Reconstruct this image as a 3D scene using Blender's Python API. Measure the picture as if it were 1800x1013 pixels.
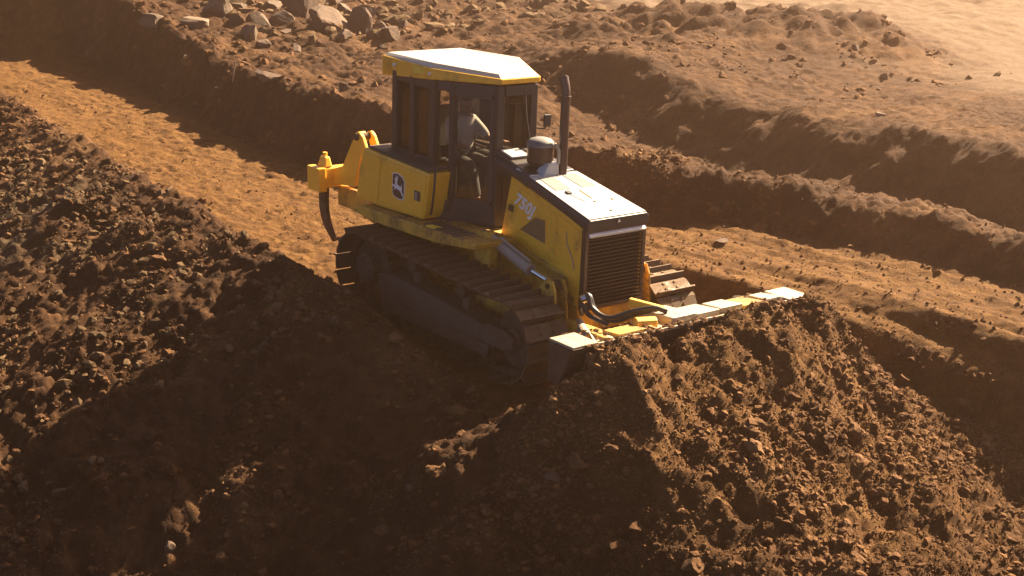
import bpy, bmesh, math, random
import numpy as np
from mathutils import Vector, Matrix

for o in list(bpy.data.objects):
    bpy.data.objects.remove(o)
SC = bpy.context.scene
COL = SC.collection
rad = math.radians

# ------------------------------------------------------------------ camera
CAM_POS = Vector((13.98808, -9.99132, 5.25583))
CAM_R = ((0.61534, 0.78748, 0.03507), (0.24266, -0.14691, -0.95892), (-0.74998, 0.59857, -0.28149))
cam = bpy.data.objects.new('camera', bpy.data.cameras.new('camera'))
COL.objects.link(cam)
cam.data.sensor_width = 36
cam.data.lens = 2507.84 / 1800 * 36
cam.data.clip_start = .1
cam.data.clip_end = 3000
m3 = Matrix((CAM_R[0], [-v for v in CAM_R[1]], [-v for v in CAM_R[2]])).transposed()
cam.matrix_world = Matrix.Translation(CAM_POS) @ m3.to_4x4()
SC.camera = cam

# ------------------------------------------------------------------ sky, sun, exposure
SUN_EL, SUN_AZ = 38.0, -6.0            # azimuth measured from +Y towards +X
w = bpy.data.worlds.new('World')
SC.world = w
w.use_nodes = True
nt = w.node_tree
sky = nt.nodes.new('ShaderNodeTexSky')
sky.sky_type = 'NISHITA'
sky.sun_disc = False
sky.sun_elevation = rad(SUN_EL)
sky.sun_rotation = rad(SUN_AZ)
sky.dust_density = 1.3
sky.air_density = 0.2
sky.ozone_density = 0.0
bg = nt.nodes['Background']
bg.inputs[1].default_value = 0.05
nt.links.new(sky.outputs[0], bg.inputs[0])
sun = bpy.data.objects.new('sun', bpy.data.lights.new('sun', 'SUN'))
COL.objects.link(sun)
sun.data.energy = 5.0
sun.data.angle = rad(0.5)
sun.data.color = (1.0, 0.77, 0.50)
sd = Vector((math.sin(rad(SUN_AZ)) * math.cos(rad(SUN_EL)), math.cos(rad(SUN_AZ)) * math.cos(rad(SUN_EL)), math.sin(rad(SUN_EL))))
sun.rotation_euler = sd.to_track_quat('Z', 'Y').to_euler()
sun.location = sd * 40
SC.view_settings.view_transform = 'Standard'
SC.view_settings.look = 'None'
SC.view_settings.gamma = 1
SC.view_settings.exposure = 2.7
SC.view_settings.use_curve_mapping = False
SC.cycles.caustics_reflective = False
SC.cycles.caustics_refractive = False

# ------------------------------------------------------------------ materials
def new_mat(name):
    m = bpy.data.materials.new(name)
    m.use_nodes = True
    return m, m.node_tree.nodes, m.node_tree.links, m.node_tree.nodes['Principled BSDF']

def noise(N, L, vec, scale, detail=4, rough=.55):
    n = N.new('ShaderNodeTexNoise')
    n.inputs['Scale'].default_value = scale
    n.inputs['Detail'].default_value = detail
    n.inputs['Roughness'].default_value = rough
    L.new(vec, n.inputs['Vector'])
    return n

def ramp(N, L, fac, stops):
    r = N.new('ShaderNodeValToRGB')
    e = r.color_ramp.elements
    while len(e) < len(stops):
        e.new(.5)
    for k, (p, c) in enumerate(stops):
        e[k].position = p
        e[k].color = (*c, 1) if len(c) == 3 else c
    L.new(fac, r.inputs[0])
    return r

def mixc(N, L, fac, a, b, mode='MIX'):
    m = N.new('ShaderNodeMix')
    m.data_type = 'RGBA'
    m.blend_type = mode
    for v, i in ((fac, 0), (a, 6), (b, 7)):
        if hasattr(v, 'links') or hasattr(v, 'is_linked'):
            L.new(v, m.inputs[i])
        elif i == 0:
            m.inputs[0].default_value = v
        else:
            m.inputs[i].default_value = (*v, 1)
    return m.outputs[2]

def painted(name, col, rough=.4, metal=0.0, dirt=(.12, .066, .032), amount=.5, scale=2.2, coat=0.0, dusty=0.0, ledge=0.0):
    """paint or metal with patchy dried soil and dust on it"""
    m, N, L, P = new_mat(name)
    tc = N.new('ShaderNodeTexCoord')
    v = tc.outputs['Object']
    n1 = noise(N, L, v, scale, 8, .68)
    n2 = noise(N, L, v, scale * 9, 5, .6)
    lo = .74 - amount * .34
    r1 = ramp(N, L, n1.outputs[0], [(lo, (0, 0, 0)), (lo + .16, (1, 1, 1))])
    r2 = ramp(N, L, n2.outputs[0], [(.35, (.25, .25, .25)), (.75, (1, 1, 1))])
    f = N.new('ShaderNodeMath'); f.operation = 'MULTIPLY_ADD'
    L.new(r1.outputs[0], f.inputs[0]); L.new(r2.outputs[0], f.inputs[1]); f.inputs[2].default_value = dusty
    f.use_clamp = True
    if ledge:                                   # dust lying on upward faces
        g_ = N.new('ShaderNodeNewGeometry'); sx_ = N.new('ShaderNodeSeparateXYZ'); L.new(g_.outputs['Normal'], sx_.inputs[0])
        mr = N.new('ShaderNodeMapRange'); mr.inputs[1].default_value = .55; mr.inputs[2].default_value = .95; mr.inputs[4].default_value = ledge
        L.new(sx_.outputs[2], mr.inputs[0])
        pr_ = N.new('ShaderNodeMath'); pr_.operation = 'MULTIPLY_ADD'; pr_.use_clamp = True
        L.new(mr.outputs[0], pr_.inputs[0]); L.new(r2.outputs[0], pr_.inputs[1]); L.new(f.outputs[0], pr_.inputs[2])
        f = pr_
    tone = ramp(N, L, n2.outputs[0], [(.3, tuple(c * .86 for c in col)), (.7, col)])
    L.new(mixc(N, L, f.outputs[0], tone.outputs[0], dirt), P.inputs['Base Color'])
    rr = N.new('ShaderNodeMapRange')
    L.new(f.outputs[0], rr.inputs[0]); rr.inputs[3].default_value = rough; rr.inputs[4].default_value = .95
    L.new(rr.outputs[0], P.inputs['Roughness'])
    P.inputs['Metallic'].default_value = metal
    P.inputs['Coat Weight'].default_value = coat
    b = N.new('ShaderNodeBump'); b.inputs['Strength'].default_value = .25; b.inputs['Distance'].default_value = .006
    L.new(f.outputs[0], b.inputs['Height']); L.new(b.outputs[0], P.inputs['Normal'])
    return m

def plain(name, col, rough=.5, metal=0.0):
    m, N, L, P = new_mat(name)
    tc = N.new('ShaderNodeTexCoord')
    n = noise(N, L, tc.outputs['Object'], 14, 4)
    r = ramp(N, L, n.outputs[0], [(.3, tuple(c * .8 for c in col)), (.7, col)])
    L.new(r.outputs[0], P.inputs['Base Color'])
    P.inputs['Roughness'].default_value = rough
    P.inputs['Metallic'].default_value = metal
    return m

def soil_mat(name, light, dark, red, stuff=False):
    m, N, L, P = new_mat(name)
    geo = N.new('ShaderNodeNewGeometry')
    v = geo.outputs['Position']
    n1 = noise(N, L, v, .55, 6, .6)
    n2 = noise(N, L, v, 3.2, 7, .7)
    n3 = noise(N, L, v, 26, 5, .65)
    r1 = ramp(N, L, n1.outputs[0], [(.34, dark), (.52, red), (.66, light)])
    r2 = ramp(N, L, n2.outputs[0], [(.3, dark), (.48, red), (.72, light)])
    c = mixc(N, L, .5, r1.outputs[0], r2.outputs[0])
    r3 = ramp(N, L, n3.outputs[0], [(.28, (.55, .55, .55)), (.6, (1, 1, 1)), (.8, (1.25, 1.2, 1.15))])
    c = mixc(N, L, .8, c, r3.outputs[0], 'MULTIPLY')
    if not stuff:
        at = N.new('ShaderNodeVertexColor'); at.layer_name = 'kind'
        sep = N.new('ShaderNodeSeparateColor'); L.new(at.outputs[0], sep.inputs[0])
        # R packed track soil (ochre), also sunlight painted on the pile, G pale field, partly whitened for glare, B grey clay
        ochre = ramp(N, L, n2.outputs[0], [(.28, (.050, .0215, .0065)), (.5, (.106, .050, .0138)), (.75, (.165, .088, .027))])
        pale = ramp(N, L, n2.outputs[0], [(.3, (.095, .062, .038)), (.6, (.145, .104, .070)), (.8, (.185, .142, .10))])
        grey = ramp(N, L, n2.outputs[0], [(.3, (0.07, 0.0525, 0.0336)), (.7, (0.154, 0.1225, 0.077))])
        o2 = mixc(N, L, .7, ochre.outputs[0], r3.outputs[0], 'MULTIPLY')
        p2 = mixc(N, L, .5, pale.outputs[0], r3.outputs[0], 'MULTIPLY')
        g2 = mixc(N, L, .8, grey.outputs[0], r3.outputs[0], 'MULTIPLY')
        c = mixc(N, L, sep.outputs[0], c, o2)
        c = mixc(N, L, sep.outputs[1], c, p2)
        c = mixc(N, L, sep.outputs[2], c, g2)
    L.new(c, P.inputs['Base Color'])
    P.inputs['Roughness'].default_value = .97
    P.inputs['Specular IOR Level'].default_value = .15
    nb = noise(N, L, v, 14, 8, .75)
    nb2 = noise(N, L, v, 55, 4, .7)
    b = N.new('ShaderNodeBump'); b.inputs['Strength'].default_value = .9; b.inputs['Distance'].default_value = .05
    L.new(nb.outputs[0], b.inputs['Height'])
    b2 = N.new('ShaderNodeBump'); b2.inputs['Strength'].default_value = .7; b2.inputs['Distance'].default_value = .015
    L.new(nb2.outputs[0], b2.inputs['Height']); L.new(b.outputs[0], b2.inputs['Normal'])
    L.new(b2.outputs[0], P.inputs['Normal'])
    return m

def rock_mat(name, a, b_):
    m, N, L, P = new_mat(name)
    tc = N.new('ShaderNodeTexCoord')
    v = tc.outputs['Object']
    n = noise(N, L, v, 2.4, 8, .7)
    r = ramp(N, L, n.outputs[0], [(.3, a), (.7, b_)])
    L.new(r.outputs[0], P.inputs['Base Color'])
    P.inputs['Roughness'].default_value = .9
    bm = N.new('ShaderNodeBump'); bm.inputs['Strength'].default_value = .7; bm.inputs['Distance'].default_value = .06
    nn = noise(N, L, v, 7, 8, .7)
    L.new(nn.outputs[0], bm.inputs['Height']); L.new(bm.outputs[0], P.inputs['Normal'])
    return m

def glass_mat(name, tint, gloss=.08):
    m, N, L, P = new_mat(name)
    N.remove(P)
    out = N['Material Output']
    t = N.new('ShaderNodeBsdfTransparent'); t.inputs[0].default_value = (*tint, 1)
    g = N.new('ShaderNodeBsdfGlossy'); g.inputs['Roughness'].default_value = 0.0; g.inputs[0].default_value = (1, 1, 1, 1)
    fr = N.new('ShaderNodeFresnel'); fr.inputs[0].default_value = 1.5
    mx = N.new('ShaderNodeMixShader'); L.new(fr.outputs[0], mx.inputs[0]); L.new(t.outputs[0], mx.inputs[1]); L.new(g.outputs[0], mx.inputs[2])
    L.new(mx.outputs[0], out.inputs[0])
    return m

M = {
    'yellow': painted('yellow_paint', (.92, .50, .030), .38, amount=.58, coat=.1, dusty=.04, ledge=.5),
    'yellow_dirty': painted('yellow_paint_dirty', (.72, .41, .03), .5, amount=.9, dusty=.16, ledge=.6),
    'dark': painted('dark_cab_paint', (.022, .018, .016), .42, amount=.35, dusty=.03, ledge=.4),
    'hood_dark': painted('dark_hood_paint', (.03, .027, .026), .35, amount=.35, dusty=.06),
    'white': painted('pale_glare_hood_paint', (.40, .40, .39), .3, amount=.3, dirt=(.2, .16, .12), coat=.2),  # dark hood's glare painted as pale grey; also used on pale parts
    'roof': painted('roof_glare_paint', (.52, .46, .36), .35, amount=.1, dirt=(.36, .31, .24), coat=.2),  # blown-out sun on the yellow roof put into a pale colour
    'pad': painted('pale_pad_paint', (.40, .34, .24), .45, amount=.75, dirt=(.10, .06, .032)),
    'steel': painted('worn_track_steel', (.075, .062, .052), .45, .5, dirt=(.075, .043, .022), amount=1.0, scale=4, dusty=.3),
    'shoe': painted('track_shoe_steel', (.09, .068, .048), .42, .35, dirt=(.105, .062, .031), amount=1.1, scale=5, dusty=.3),
    'frame_grey': painted('dusty_frame_paint', (.075, .050, .034), .85, amount=.8, dirt=(.050, .028, .015), scale=2.5),
    'blade': painted('worn_blade_steel', (0.112, 0.07, 0.035), .5, .2, dirt=(0.07, 0.0392, 0.0196), amount=.95, scale=4, dusty=.35),
    'chrome': plain('cylinder_rod_chrome', (.75, .75, .75), .18, 1.0),
    'cyl': painted('cylinder_barrel_paint', (.34, .29, .24), .5, amount=.6, dusty=.08),
    'rubber': plain('black_rubber', (.022, .021, .02), .5),
    'black': plain('black_plastic', (.018, .017, .016), .55),
    'mesh': plain('dark_vent_mesh', (.19, .12, .045), .8),
    'vent': plain('grey_vent_mesh', (.13, .13, .13), .7),
    'letter': plain('white_decal', (.85, .82, .78), .4),
    'decal_black': plain('black_decal', (.02, .016, .016), .4),
    'decal_yellow': plain('bright_yellow_decal', (.85, .6, .06), .4),
    'lamp': plain('lamp_glass', (.8, .78, .7), .1),
    'grille': painted('dark_grille_steel', (.085, .062, .05), .3, .6, amount=.35, dusty=.05),
    'exhaust': painted('hazed_exhaust_steel', (.085, .058, .045), .34, .6, amount=.3, scale=5),  # haze veil over the dark pipe put into the brown base colour
    'glass': glass_mat('cab_glass', (.86, .84, .80)),
    'soil': soil_mat('loose_soil', (.140, .074, .032), (.0175, .0072, .0034), (.048, .0215, .009)),
    'clod': soil_mat('soil_clod_surface', (.26, .148, .070), (.034, .015, .007), (.120, .058, .025), True),
    'clodp': soil_mat('sunlit_clod_surface', (.27, .150, .066), (.060, .027, .011), (.150, .073, .030), True),  # pile clods coloured lighter to show the sunlight on them
    'clodg': soil_mat('dry_clod_surface', (.20, .14, .078), (.055, .034, .019), (.12, .076, .040), True),
    'rock': rock_mat('grey_rock', (.045, .027, .016), (.115, .075, .046)),
    'rockb': rock_mat('brown_rock', (.04, .021, .012), (.105, .062, .036)),
    'rockw': rock_mat('pale_rock', (.065, .042, .026), (.155, .108, .070)),
    'shirt': plain('grey_shirt', (.50, .50, .50), .9),
    'shirtw': plain('white_print', (.8, .8, .8), .8),
    'trouser': plain('dark_trousers', (.03, .03, .035), .9),
    'skin': plain('skin', (.28, .15, .10), .6),
    'hair': plain('dark_hair', (.02, .014, .01), .7),
    'seat': plain('black_seat_vinyl', (.02, .02, .02), .6),
    'wood': plain('dry_stick_wood', (.30, .21, .13), .9),
}

# ------------------------------------------------------------------ tagging and mesh helpers
def tag(o, label=None, cat=None, group=None, kind=None):
    if label: o['label'] = label
    if cat: o['category'] = cat
    if group: o['group'] = group
    if kind: o['kind'] = kind
    return o

def empty(name, loc):
    o = bpy.data.objects.new(name, None)
    o.location = loc
    o.empty_display_size = .3
    COL.objects.link(o)
    return o

class MB:
    def __init__(s):
        s.v = []; s.f = []
    def add(s, verts, faces):
        b = len(s.v)
        s.v += [tuple(p) for p in verts]
        s.f += [tuple(i + b for i in f) for f in faces]
        return s
    def box(s, x0, x1, y0, y1, z0, z1):
        v = [(x, y, z) for x in (x0, x1) for y in (y0, y1) for z in (z0, z1)]
        return s.add(v, [(0, 1, 3, 2), (4, 6, 7, 5), (0, 4, 5, 1), (2, 3, 7, 6), (0, 2, 6, 4), (1, 5, 7, 3)])
    def hexa(s, a, b):
        """two quads (lists of four points in the same order) joined"""
        return s.loft([a, b])
    def loft(s, rings, cap=True, close=True):
        n = len(rings[0]); v = [p for r in rings for p in r]; f = []
        for k in range(len(rings) - 1):
            for i in range(n if close else n - 1):
                j = (i + 1) % n
                f.append((k * n + i, k * n + j, (k + 1) * n + j, (k + 1) * n + i))
        if cap:
            f.append(tuple(range(n))[::-1]); f.append(tuple((len(rings) - 1) * n + i for i in range(n)))
        return s.add(v, f)
    def prism_y(s, poly, y0, y1):          # poly of (x, z)
        return s.loft([[(x, y0, z) for x, z in poly], [(x, y1, z) for x, z in poly]])
    def prism_z(s, poly, z0, z1):
        return s.loft([[(x, y, z0) for x, y in poly], [(x, y, z1) for x, y in poly]])
    def prism_x(s, poly, x0, x1):          # poly of (y, z)
        return s.loft([[(x0, y, z) for y, z in poly], [(x1, y, z) for y, z in poly]])
    def tube(s, pts, r, n=10):
        pts = [Vector(p) for p in pts]
        rs = r if isinstance(r, (list, tuple)) else [r] * len(pts)
        rings = []
        up = None
        for i, p in enumerate(pts):
            t = (pts[min(i + 1, len(pts) - 1)] - pts[max(i - 1, 0)]).normalized()
            if up is None:
                up = t.orthogonal().normalized()
            up = (up - t * up.dot(t)).normalized()
            sd_ = t.cross(up)
            rings.append([tuple(p + (up * math.cos(2 * math.pi * k / n) + sd_ * math.sin(2 * math.pi * k / n)) * rs[i]) for k in range(n)])
        return s.loft(rings)
    def beam(s, a, b, w_, h, up=(0, 0, 1)):
        a, b, up = Vector(a), Vector(b), Vector(up)
        t = (b - a).normalized(); sd_ = t.cross(up).normalized(); u = sd_.cross(t)
        ring = lambda p: [tuple(p + sd_ * x * w_ / 2 + u * y * h / 2) for x, y in ((-1, -1), (1, -1), (1, 1), (-1, 1))]
        return s.loft([ring(a), ring(b)])
    def build(s, name, mat, parent=None, bevel=0.0, smooth=False, seg=2, label=None):
        me = bpy.data.meshes.new(name)
        me.from_pydata(s.v, [], s.f)
        bm = bmesh.new(); bm.from_mesh(me)
        bmesh.ops.recalc_face_normals(bm, faces=bm.faces)
        bm.to_mesh(me); bm.free()
        me.materials.append(M[mat] if isinstance(mat, str) else mat)
        if smooth:
            me.polygons.foreach_set('use_smooth', [True] * len(me.polygons))
            try: me.set_sharp_from_angle(angle=rad(38))
            except Exception: pass
        o = bpy.data.objects.new(name, me)
        COL.objects.link(o)
        if parent is not None:
            o.parent = parent
            o.matrix_parent_inverse = parent.matrix_world.inverted() if parent.type != 'EMPTY' else Matrix.Translation(-parent.location)
        if bevel:
            md = o.modifiers.new('bevel', 'BEVEL')
            md.width = bevel; md.segments = seg; md.limit_method = 'ANGLE'; md.angle_limit = rad(30)
            md.harden_normals = False
        if label: o['label'] = label
        return o

def spline(pts, n=8):
    """Catmull-Rom through pts"""
    P_ = [Vector(p) for p in pts]; P_ = [P_[0] * 2 - P_[1]] + P_ + [P_[-1] * 2 - P_[-2]]
    out = []
    for i in range(1, len(P_) - 2):
        for k in range(n):
            t = k / n
            a, b, c, d = P_[i - 1:i + 3]
            out.append(.5 * ((2 * b) + (c - a) * t + (2 * a - 5 * b + 4 * c - d) * t * t + (3 * b - a - 3 * c + d) * t ** 3))
    out.append(P_[-2])
    return out

# ------------------------------------------------------------------ terrain
def _hash(ix, iy, seed):
    h = (ix.astype(np.int64) * 374761393 + iy.astype(np.int64) * 668265263 + seed * 974711) & 0xffffffff
    h = ((h ^ (h >> 13)) * 1274126177) & 0xffffffff
    return (h ^ (h >> 16)) & 0xffffffff

def pn(x, y, seed=0):
    """2-D gradient noise, about -0.7..0.7"""
    ix = np.floor(x); iy = np.floor(y)
    fx = x - ix; fy = y - iy
    ix = ix.astype(np.int64); iy = iy.astype(np.int64)
    u = fx * fx * fx * (fx * (fx * 6 - 15) + 10); v = fy * fy * fy * (fy * (fy * 6 - 15) + 10)
    def g(dx, dy):
        a = _hash(ix + dx, iy + dy, seed) * (2 * np.pi / 4294967296.0)
        return np.cos(a) * (fx - dx) + np.sin(a) * (fy - dy)
    n0 = g(0, 0) * (1 - u) + g(1, 0) * u
    n1 = g(0, 1) * (1 - u) + g(1, 1) * u
    return n0 * (1 - v) + n1 * v

def fbm(x, y, wl, octs, seed, gain=.5):
    s = 0; a = 1.0
    for k in range(octs):
        s = s + a * pn(x / wl, y / wl, seed + k); a *= gain; wl *= .5
    return s

def billow(x, y, wl, octs, seed, gain=.55):
    s = 0; a = 1.0
    for k in range(octs):
        s = s + a * (np.abs(pn(x / wl, y / wl, seed + k)) * 2 - .35); a *= gain; wl *= .5
    return s

def sst(a, b, x):
    t = np.clip((x - a) / (b - a), 0, 1)
    return t * t * (3 - 2 * t)

def ip(x, pts):
    return np.interp(x, [p[0] for p in pts], [p[1] for p in pts])

def smax(a, b, k):
    return .5 * (a + b + np.sqrt((a - b) ** 2 + k * k))

def smin(a, b, k):
    return .5 * (a + b - np.sqrt((a - b) ** 2 + k * k))

BANK_BASE = [(-60, 9), (-30, 5.4), (-20.6, 4.2), (-12.4, 3.0), (-8.7, 2.7), (-6, 2.9), (-4, 3.5), (-2.2, 4.0), (-.4, 4.5), (.7, 5.1), (2.4, 5.5), (4.8, 5.8), (8, 6.2), (14, 7.0), (40, 9)]
BANK_H = [(-60, 1.6), (-30, 1.6), (-24, 1.9), (-20, 1.6), (-15, 1.15), (-9, 1.15), (-5, 1.15), (-2, .9), (0, .62), (2, .55), (5, .5), (12, .5)]
BANK2_BASE = [(-40, 14), (-14, 9.6), (-8, 8.6), (-5, 9.0), (-2, 9.1), (4, 9.4), (14, 10)]

def rough_masks(x, y):
    pass

def height(x, y, detail=True):
    """returns z, masks (ochre, pale, grey, cloddy)"""
    wob = .35 * pn(x / 1.7, y / 1.7, 71) + .16 * pn(x / .55, y / .55, 72)
    # ---- the slot the machine works in and the ground on its far side
    farz = ip(x, [(-6, 0), (-2, .15), (0, .4), (3, .48), (6, .3), (9, .1), (14, -.3)])
    sy = ip(x, [(-4, 2.2), (0, 2.75), (3, 2.75), (5, 2.9), (14, 3.2)]) + wob * .35
    z = farz * sst(sy - .32, sy + .1, y)
    # second small windrow on the far ground, right
    wr = np.exp(-((y - (3.35 + .02 * x) - wob * .3) / .28) ** 2) * ip(x, [(3, 0), (4.5, .26), (8, .4), (14, .4)])
    z = z + wr
    # ---- bank beyond the lane; a narrow ridge to the right, a plateau to the left
    bb = ip(x, BANK_BASE) + wob * .45
    bh = ip(x, BANK_H) + .16 * pn(x / 2.3, x * 0 + 3.3, 75) + .15 * pn(x / .9, y / 1.5, 76) + .10 * pn(x / .35, y / .5, 77)
    d = y - bb
    face = sst(0, 1, d / ip(x, [(-8, .95), (-1, .7)]))
    back = ip(x, [(-12, 0), (-9, .35), (-7, .8), (-5, 1), (20, 1)])
    drop = sst(.95, 3.0, d) * back
    z = z * (1 - drop)
    bank = bh * face * (1 - drop) + drop * ip(x, [(-9, .6), (-5, .1), (10, 0)])
    z = z + bank
    # ---- second bank
    b2 = ip(x, BANK2_BASE) + .7 * pn(x / 3.1, y / 3.1, 81) + wob * .7 + .3 * pn(x / .6, y / .9, 82)
    k2 = ip(x, [(-16, 0), (-11, .35), (-8, 1), (20, 1)])
    h2 = ip(x, [(-16, .4), (-8, .95), (0, 1.15), (14, 1.3)])
    z = z + k2 * h2 * sst(0, 1.5, y - b2) + (1 - k2) * .5 * sst(5, 16, y - bb)
    # far field climbs gently
    z = z + .022 * np.maximum(0, y - 14) + .012 * np.maximum(0, -x - 14) * sst(3, 9, d + 2)
    # ---- rough mound on the far field
    mx, my = (x + 10.5), (y - 15.6)
    q = ((mx * .86 + my * .5) / 4.6) ** 2 + ((-mx * .5 + my * .86) / 2.2) ** 2
    mnd = np.exp(-q ** 1.3 * 1.2)
    z = z + .5 * mnd * (1 + .4 * pn(x / 2.2, y / 2.2, 83))
    # ---- spoil mound of rocks, upper left (its shadow darkens the corner)
    q = ((x + 34) / 5.0) ** 2 + ((y - 16.5) / 4.5) ** 2
    rk = np.exp(-q ** 1.6)
    z = z + 3.0 * rk
    # tall spoil bank closing off the lane, its steep side turned away from the sun
    s3 = -((x + 24.5) * .9 + (y - 3.0) * -.43)
    z = z + 9.0 * sst(0, 5.5, s3 + wob) * (1 - sst(9.5, 14.5, y + .12 * (x + 30)))
    q2 = np.exp(-(((x + 27) / 4.5) ** 2 + ((y - 13.5) / 2.2) ** 2) ** 1.3)
    z = z + 1.4 * q2
    # ---- windrow on the near side of the lane and the embankment below it
    wh = ip(x, [(-60, .2), (-20, .7), (-12, .8), (-4, .82), (-1.5, .80), (.3, .66), (1.4, .48), (2.4, .26), (3.2, 0), (20, 0)])
    wy = ip(x, [(-60, -.4), (-13.4, -.85), (-9, -1.35), (-5, -1.75), (-1, -2.0), (0, -2.0), (3, -2.0), (20, -2.4)]) + wob * .3
    wind = wh * np.where(y > wy, np.exp(-((y - wy) / ip(x, [(-10, .5), (2, .55)])) ** 2), 1.0)
    z = z + wind
    edge = ip(x, [(-60, -.4), (-13.4, -.85), (-9, -1.35), (-5, -1.75), (-1, -2.0), (1, -2.1), (3, -2.0), (4.3, -2.0), (5, -1.8), (20, -1.2)])
    dn = edge - y
    dn = .5 * (dn + np.sqrt(dn * dn + .09)) - .1
    dn = np.maximum(dn, 0)
    slope = ip(x, [(-20, .34), (-4, .40), (-1, .43), (1.5, .50), (3.5, .72), (6, .80), (9, .7)])
    fall = slope * dn
    fall = np.where(fall > 2.2, 2.2 + (fall - 2.2) * .3, fall)
    z = z - fall
    # fill slope in front of the blade
    df = np.maximum(0, x - 4.6) * (1 - sst(2.0, 3.4, y)) + np.maximum(0, x - 6.0) * .6 * sst(2.0, 3.4, y)
    z = z - np.minimum(.26 * df, 1.2)
    # ---- the pile ahead of the blade
    cr = ip(y, [(-2.6, 0), (-2.0, .25), (-1.6, .62), (-1.0, .86), (-.3, .9), (.4, .92), (1.1, .95), (1.5, .98), (1.75, 1.02), (1.95, .72), (2.2, .34), (2.6, .06), (3.0, 0)])
    px = x - 4.42
    pile = cr * sst(4.36, 4.5, x) * np.exp(-(np.maximum(0, px - .12) / ip(y, [(-2, 1.5), (0, 2.2), (.8, 2.1), (1.6, 1.6), (2.4, 1.1)])) ** 1.6)
    pile = pile * (1 + .35 * pn(x / 1.3, y / 1.0, 91))
    z = z + pile
    # low hump on the near side catching the light
    z = z + .32 * np.exp(-(((x - 3.75) / .5) ** 2 + ((y + 2.6) / .4) ** 2)) + .2 * np.exp(-(((x - 4.6) / .4) ** 2 + ((y + 3.1) / .4) ** 2))
    z = z + .42 * np.exp(-(((x - 4.3) / .4) ** 2 + ((y + 1.95) / .3) ** 2))
    # ---- surface character
    lane = sst(.30, .62, y - wy + wob * .2) * (1 - sst(-.15, .15, y - bb)) * (1 - sst(3.2, 4.0, x) * (1 - sst(2.2, 3.0, y)))
    field = sst(14.8, 18.5, y + 1.2 * pn(x / 2.5, y / 2.5, 99)) * (1 - np.clip(mnd * 4, 0, 1)) * (1 - np.clip(rk * 2, 0, 1)) * sst(-30, -18, x + y * .35)
    up = sst(1.0, 2.2, d) * (1 - back) * (1 - field)
    grey = .85 * np.exp(-(((x + 5.6) / 1.9) ** 2 + ((y + 3.15) / .8) ** 2)) * sst(-.35, .2, pn(x / 1.2, y / 1.2, 97))
    cloddy = np.clip(1 - lane - field * .9 - up * .5, .0, 1)
    nearl = sst(-1.2, -2.6, y) * (1 - sst(1, 3, x))
    pm = np.clip(pile * 1.6, 0, 1)
    if detail:
        z = z + nearl * (.20 * fbm(x, y, 1.5, 2, 23) + .10 * billow(x, y, .9, 2, 25))
        z = z + pm * (.20 * fbm(x / 1.7, y, .85, 3, 27, .55) + .08 * billow(x / 1.4, y, .55, 2, 29))
        band = (np.exp(-((np.abs(y - .05) - .95) / .24) ** 4)) * sst(-.4, -1.2, x) * lane
        saw = np.abs(((x + .05 * pn(x, y, 49)) / .19) % 1 - .5) * 2
        z = z + band * (.06 * sst(.5, .85, saw) - .03) * (.35 + .65 * sst(-.25, .15, pn(x / 1.9, y / .8, 50)))
        wx = x + .10 * fbm(x, y, .5, 2, 13); wy_ = y + .10 * fbm(x, y, .5, 2, 14)
        r = .055 * billow(wx, wy_, .60, 5, 11, .75) + .15 * fbm(wx, wy_, 1.9, 6, 21, .62) - .05 * billow(wx + 9, wy_, .45, 4, 17, .7)
        fine = .042 * fbm(x, y, .15, 2, 31, .9)
        r = r * (1 - .4 * sst(-.2, .3, d) * sst(-9, -6, x) * (1 - np.clip(mnd * 2, 0, 1)))
        strk = .034 * fbm(x / 5, y, .24, 3, 41) + .05 * fbm(x, y, .45, 4, 45, .75) + .03 * pn(x / 1.6, y / 1.1, 46)
        cle = .024 * (.5 + .5 * np.sin(x * 2 * np.pi / .21 + 1.5 * pn(x, y, 47))) * sst(-.1, .25, pn(x / 2.5, y / .9, 48))
        r2 = .05 * fbm(x, y, 1.1, 5, 51, .6) + .05 * billow(x, y, .5, 3, 57)
        fld = .06 * fbm(x / 2.2, y, 1.2, 5, 61, .6) + .05 * fbm(x, y, 6, 2, 63)
        z = z + cloddy * r + fine * (.4 + .6 * cloddy) + lane * (strk * (1 - .6 * band) * (1 - .5 * sst(2.4, 3, y)) + cle * (1 - band) * (1 - sst(1.8, 2.4, y))) + up * (r2 * 1.6) + field * fld
        z = z + .35 * np.clip(mnd * 1.5, 0, 1) * billow(x, y, 1.5, 4, 65) + .5 * np.clip(rk * 1.5 + q2, 0, 1) * billow(x, y, 1.9, 5, 67)
        # vertical gullies in bank faces
        fm = np.exp(-((d - .5) / .4) ** 2)
        z = z + fm * .10 * billow(x, y * .35, .5, 3, 69)
        # streaked far lane on the right: long ruts
        rut = lane * sst(2.6, 3.4, y)
        z = z + rut * (.12 * fbm(x / 9, y - .10 * x, .5, 3, 43) + .008 * billow(x, y, .4, 3, 44))
    return z, lane, field, grey, cloddy

def axis(segs):
    out = [segs[0][0]]
    for a, b, st in segs:
        n = max(1, int(round((b - a) / st)))
        out += list(a + (b - a) * (np.arange(1, n + 1) / n))
    return np.array(out)

def geo(a, b, n, first):
    """growing steps outward from a to b"""
    t = np.linspace(0, 1, n + 1)[1:]
    return a + (b - a) * (t ** 3.2)

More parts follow.
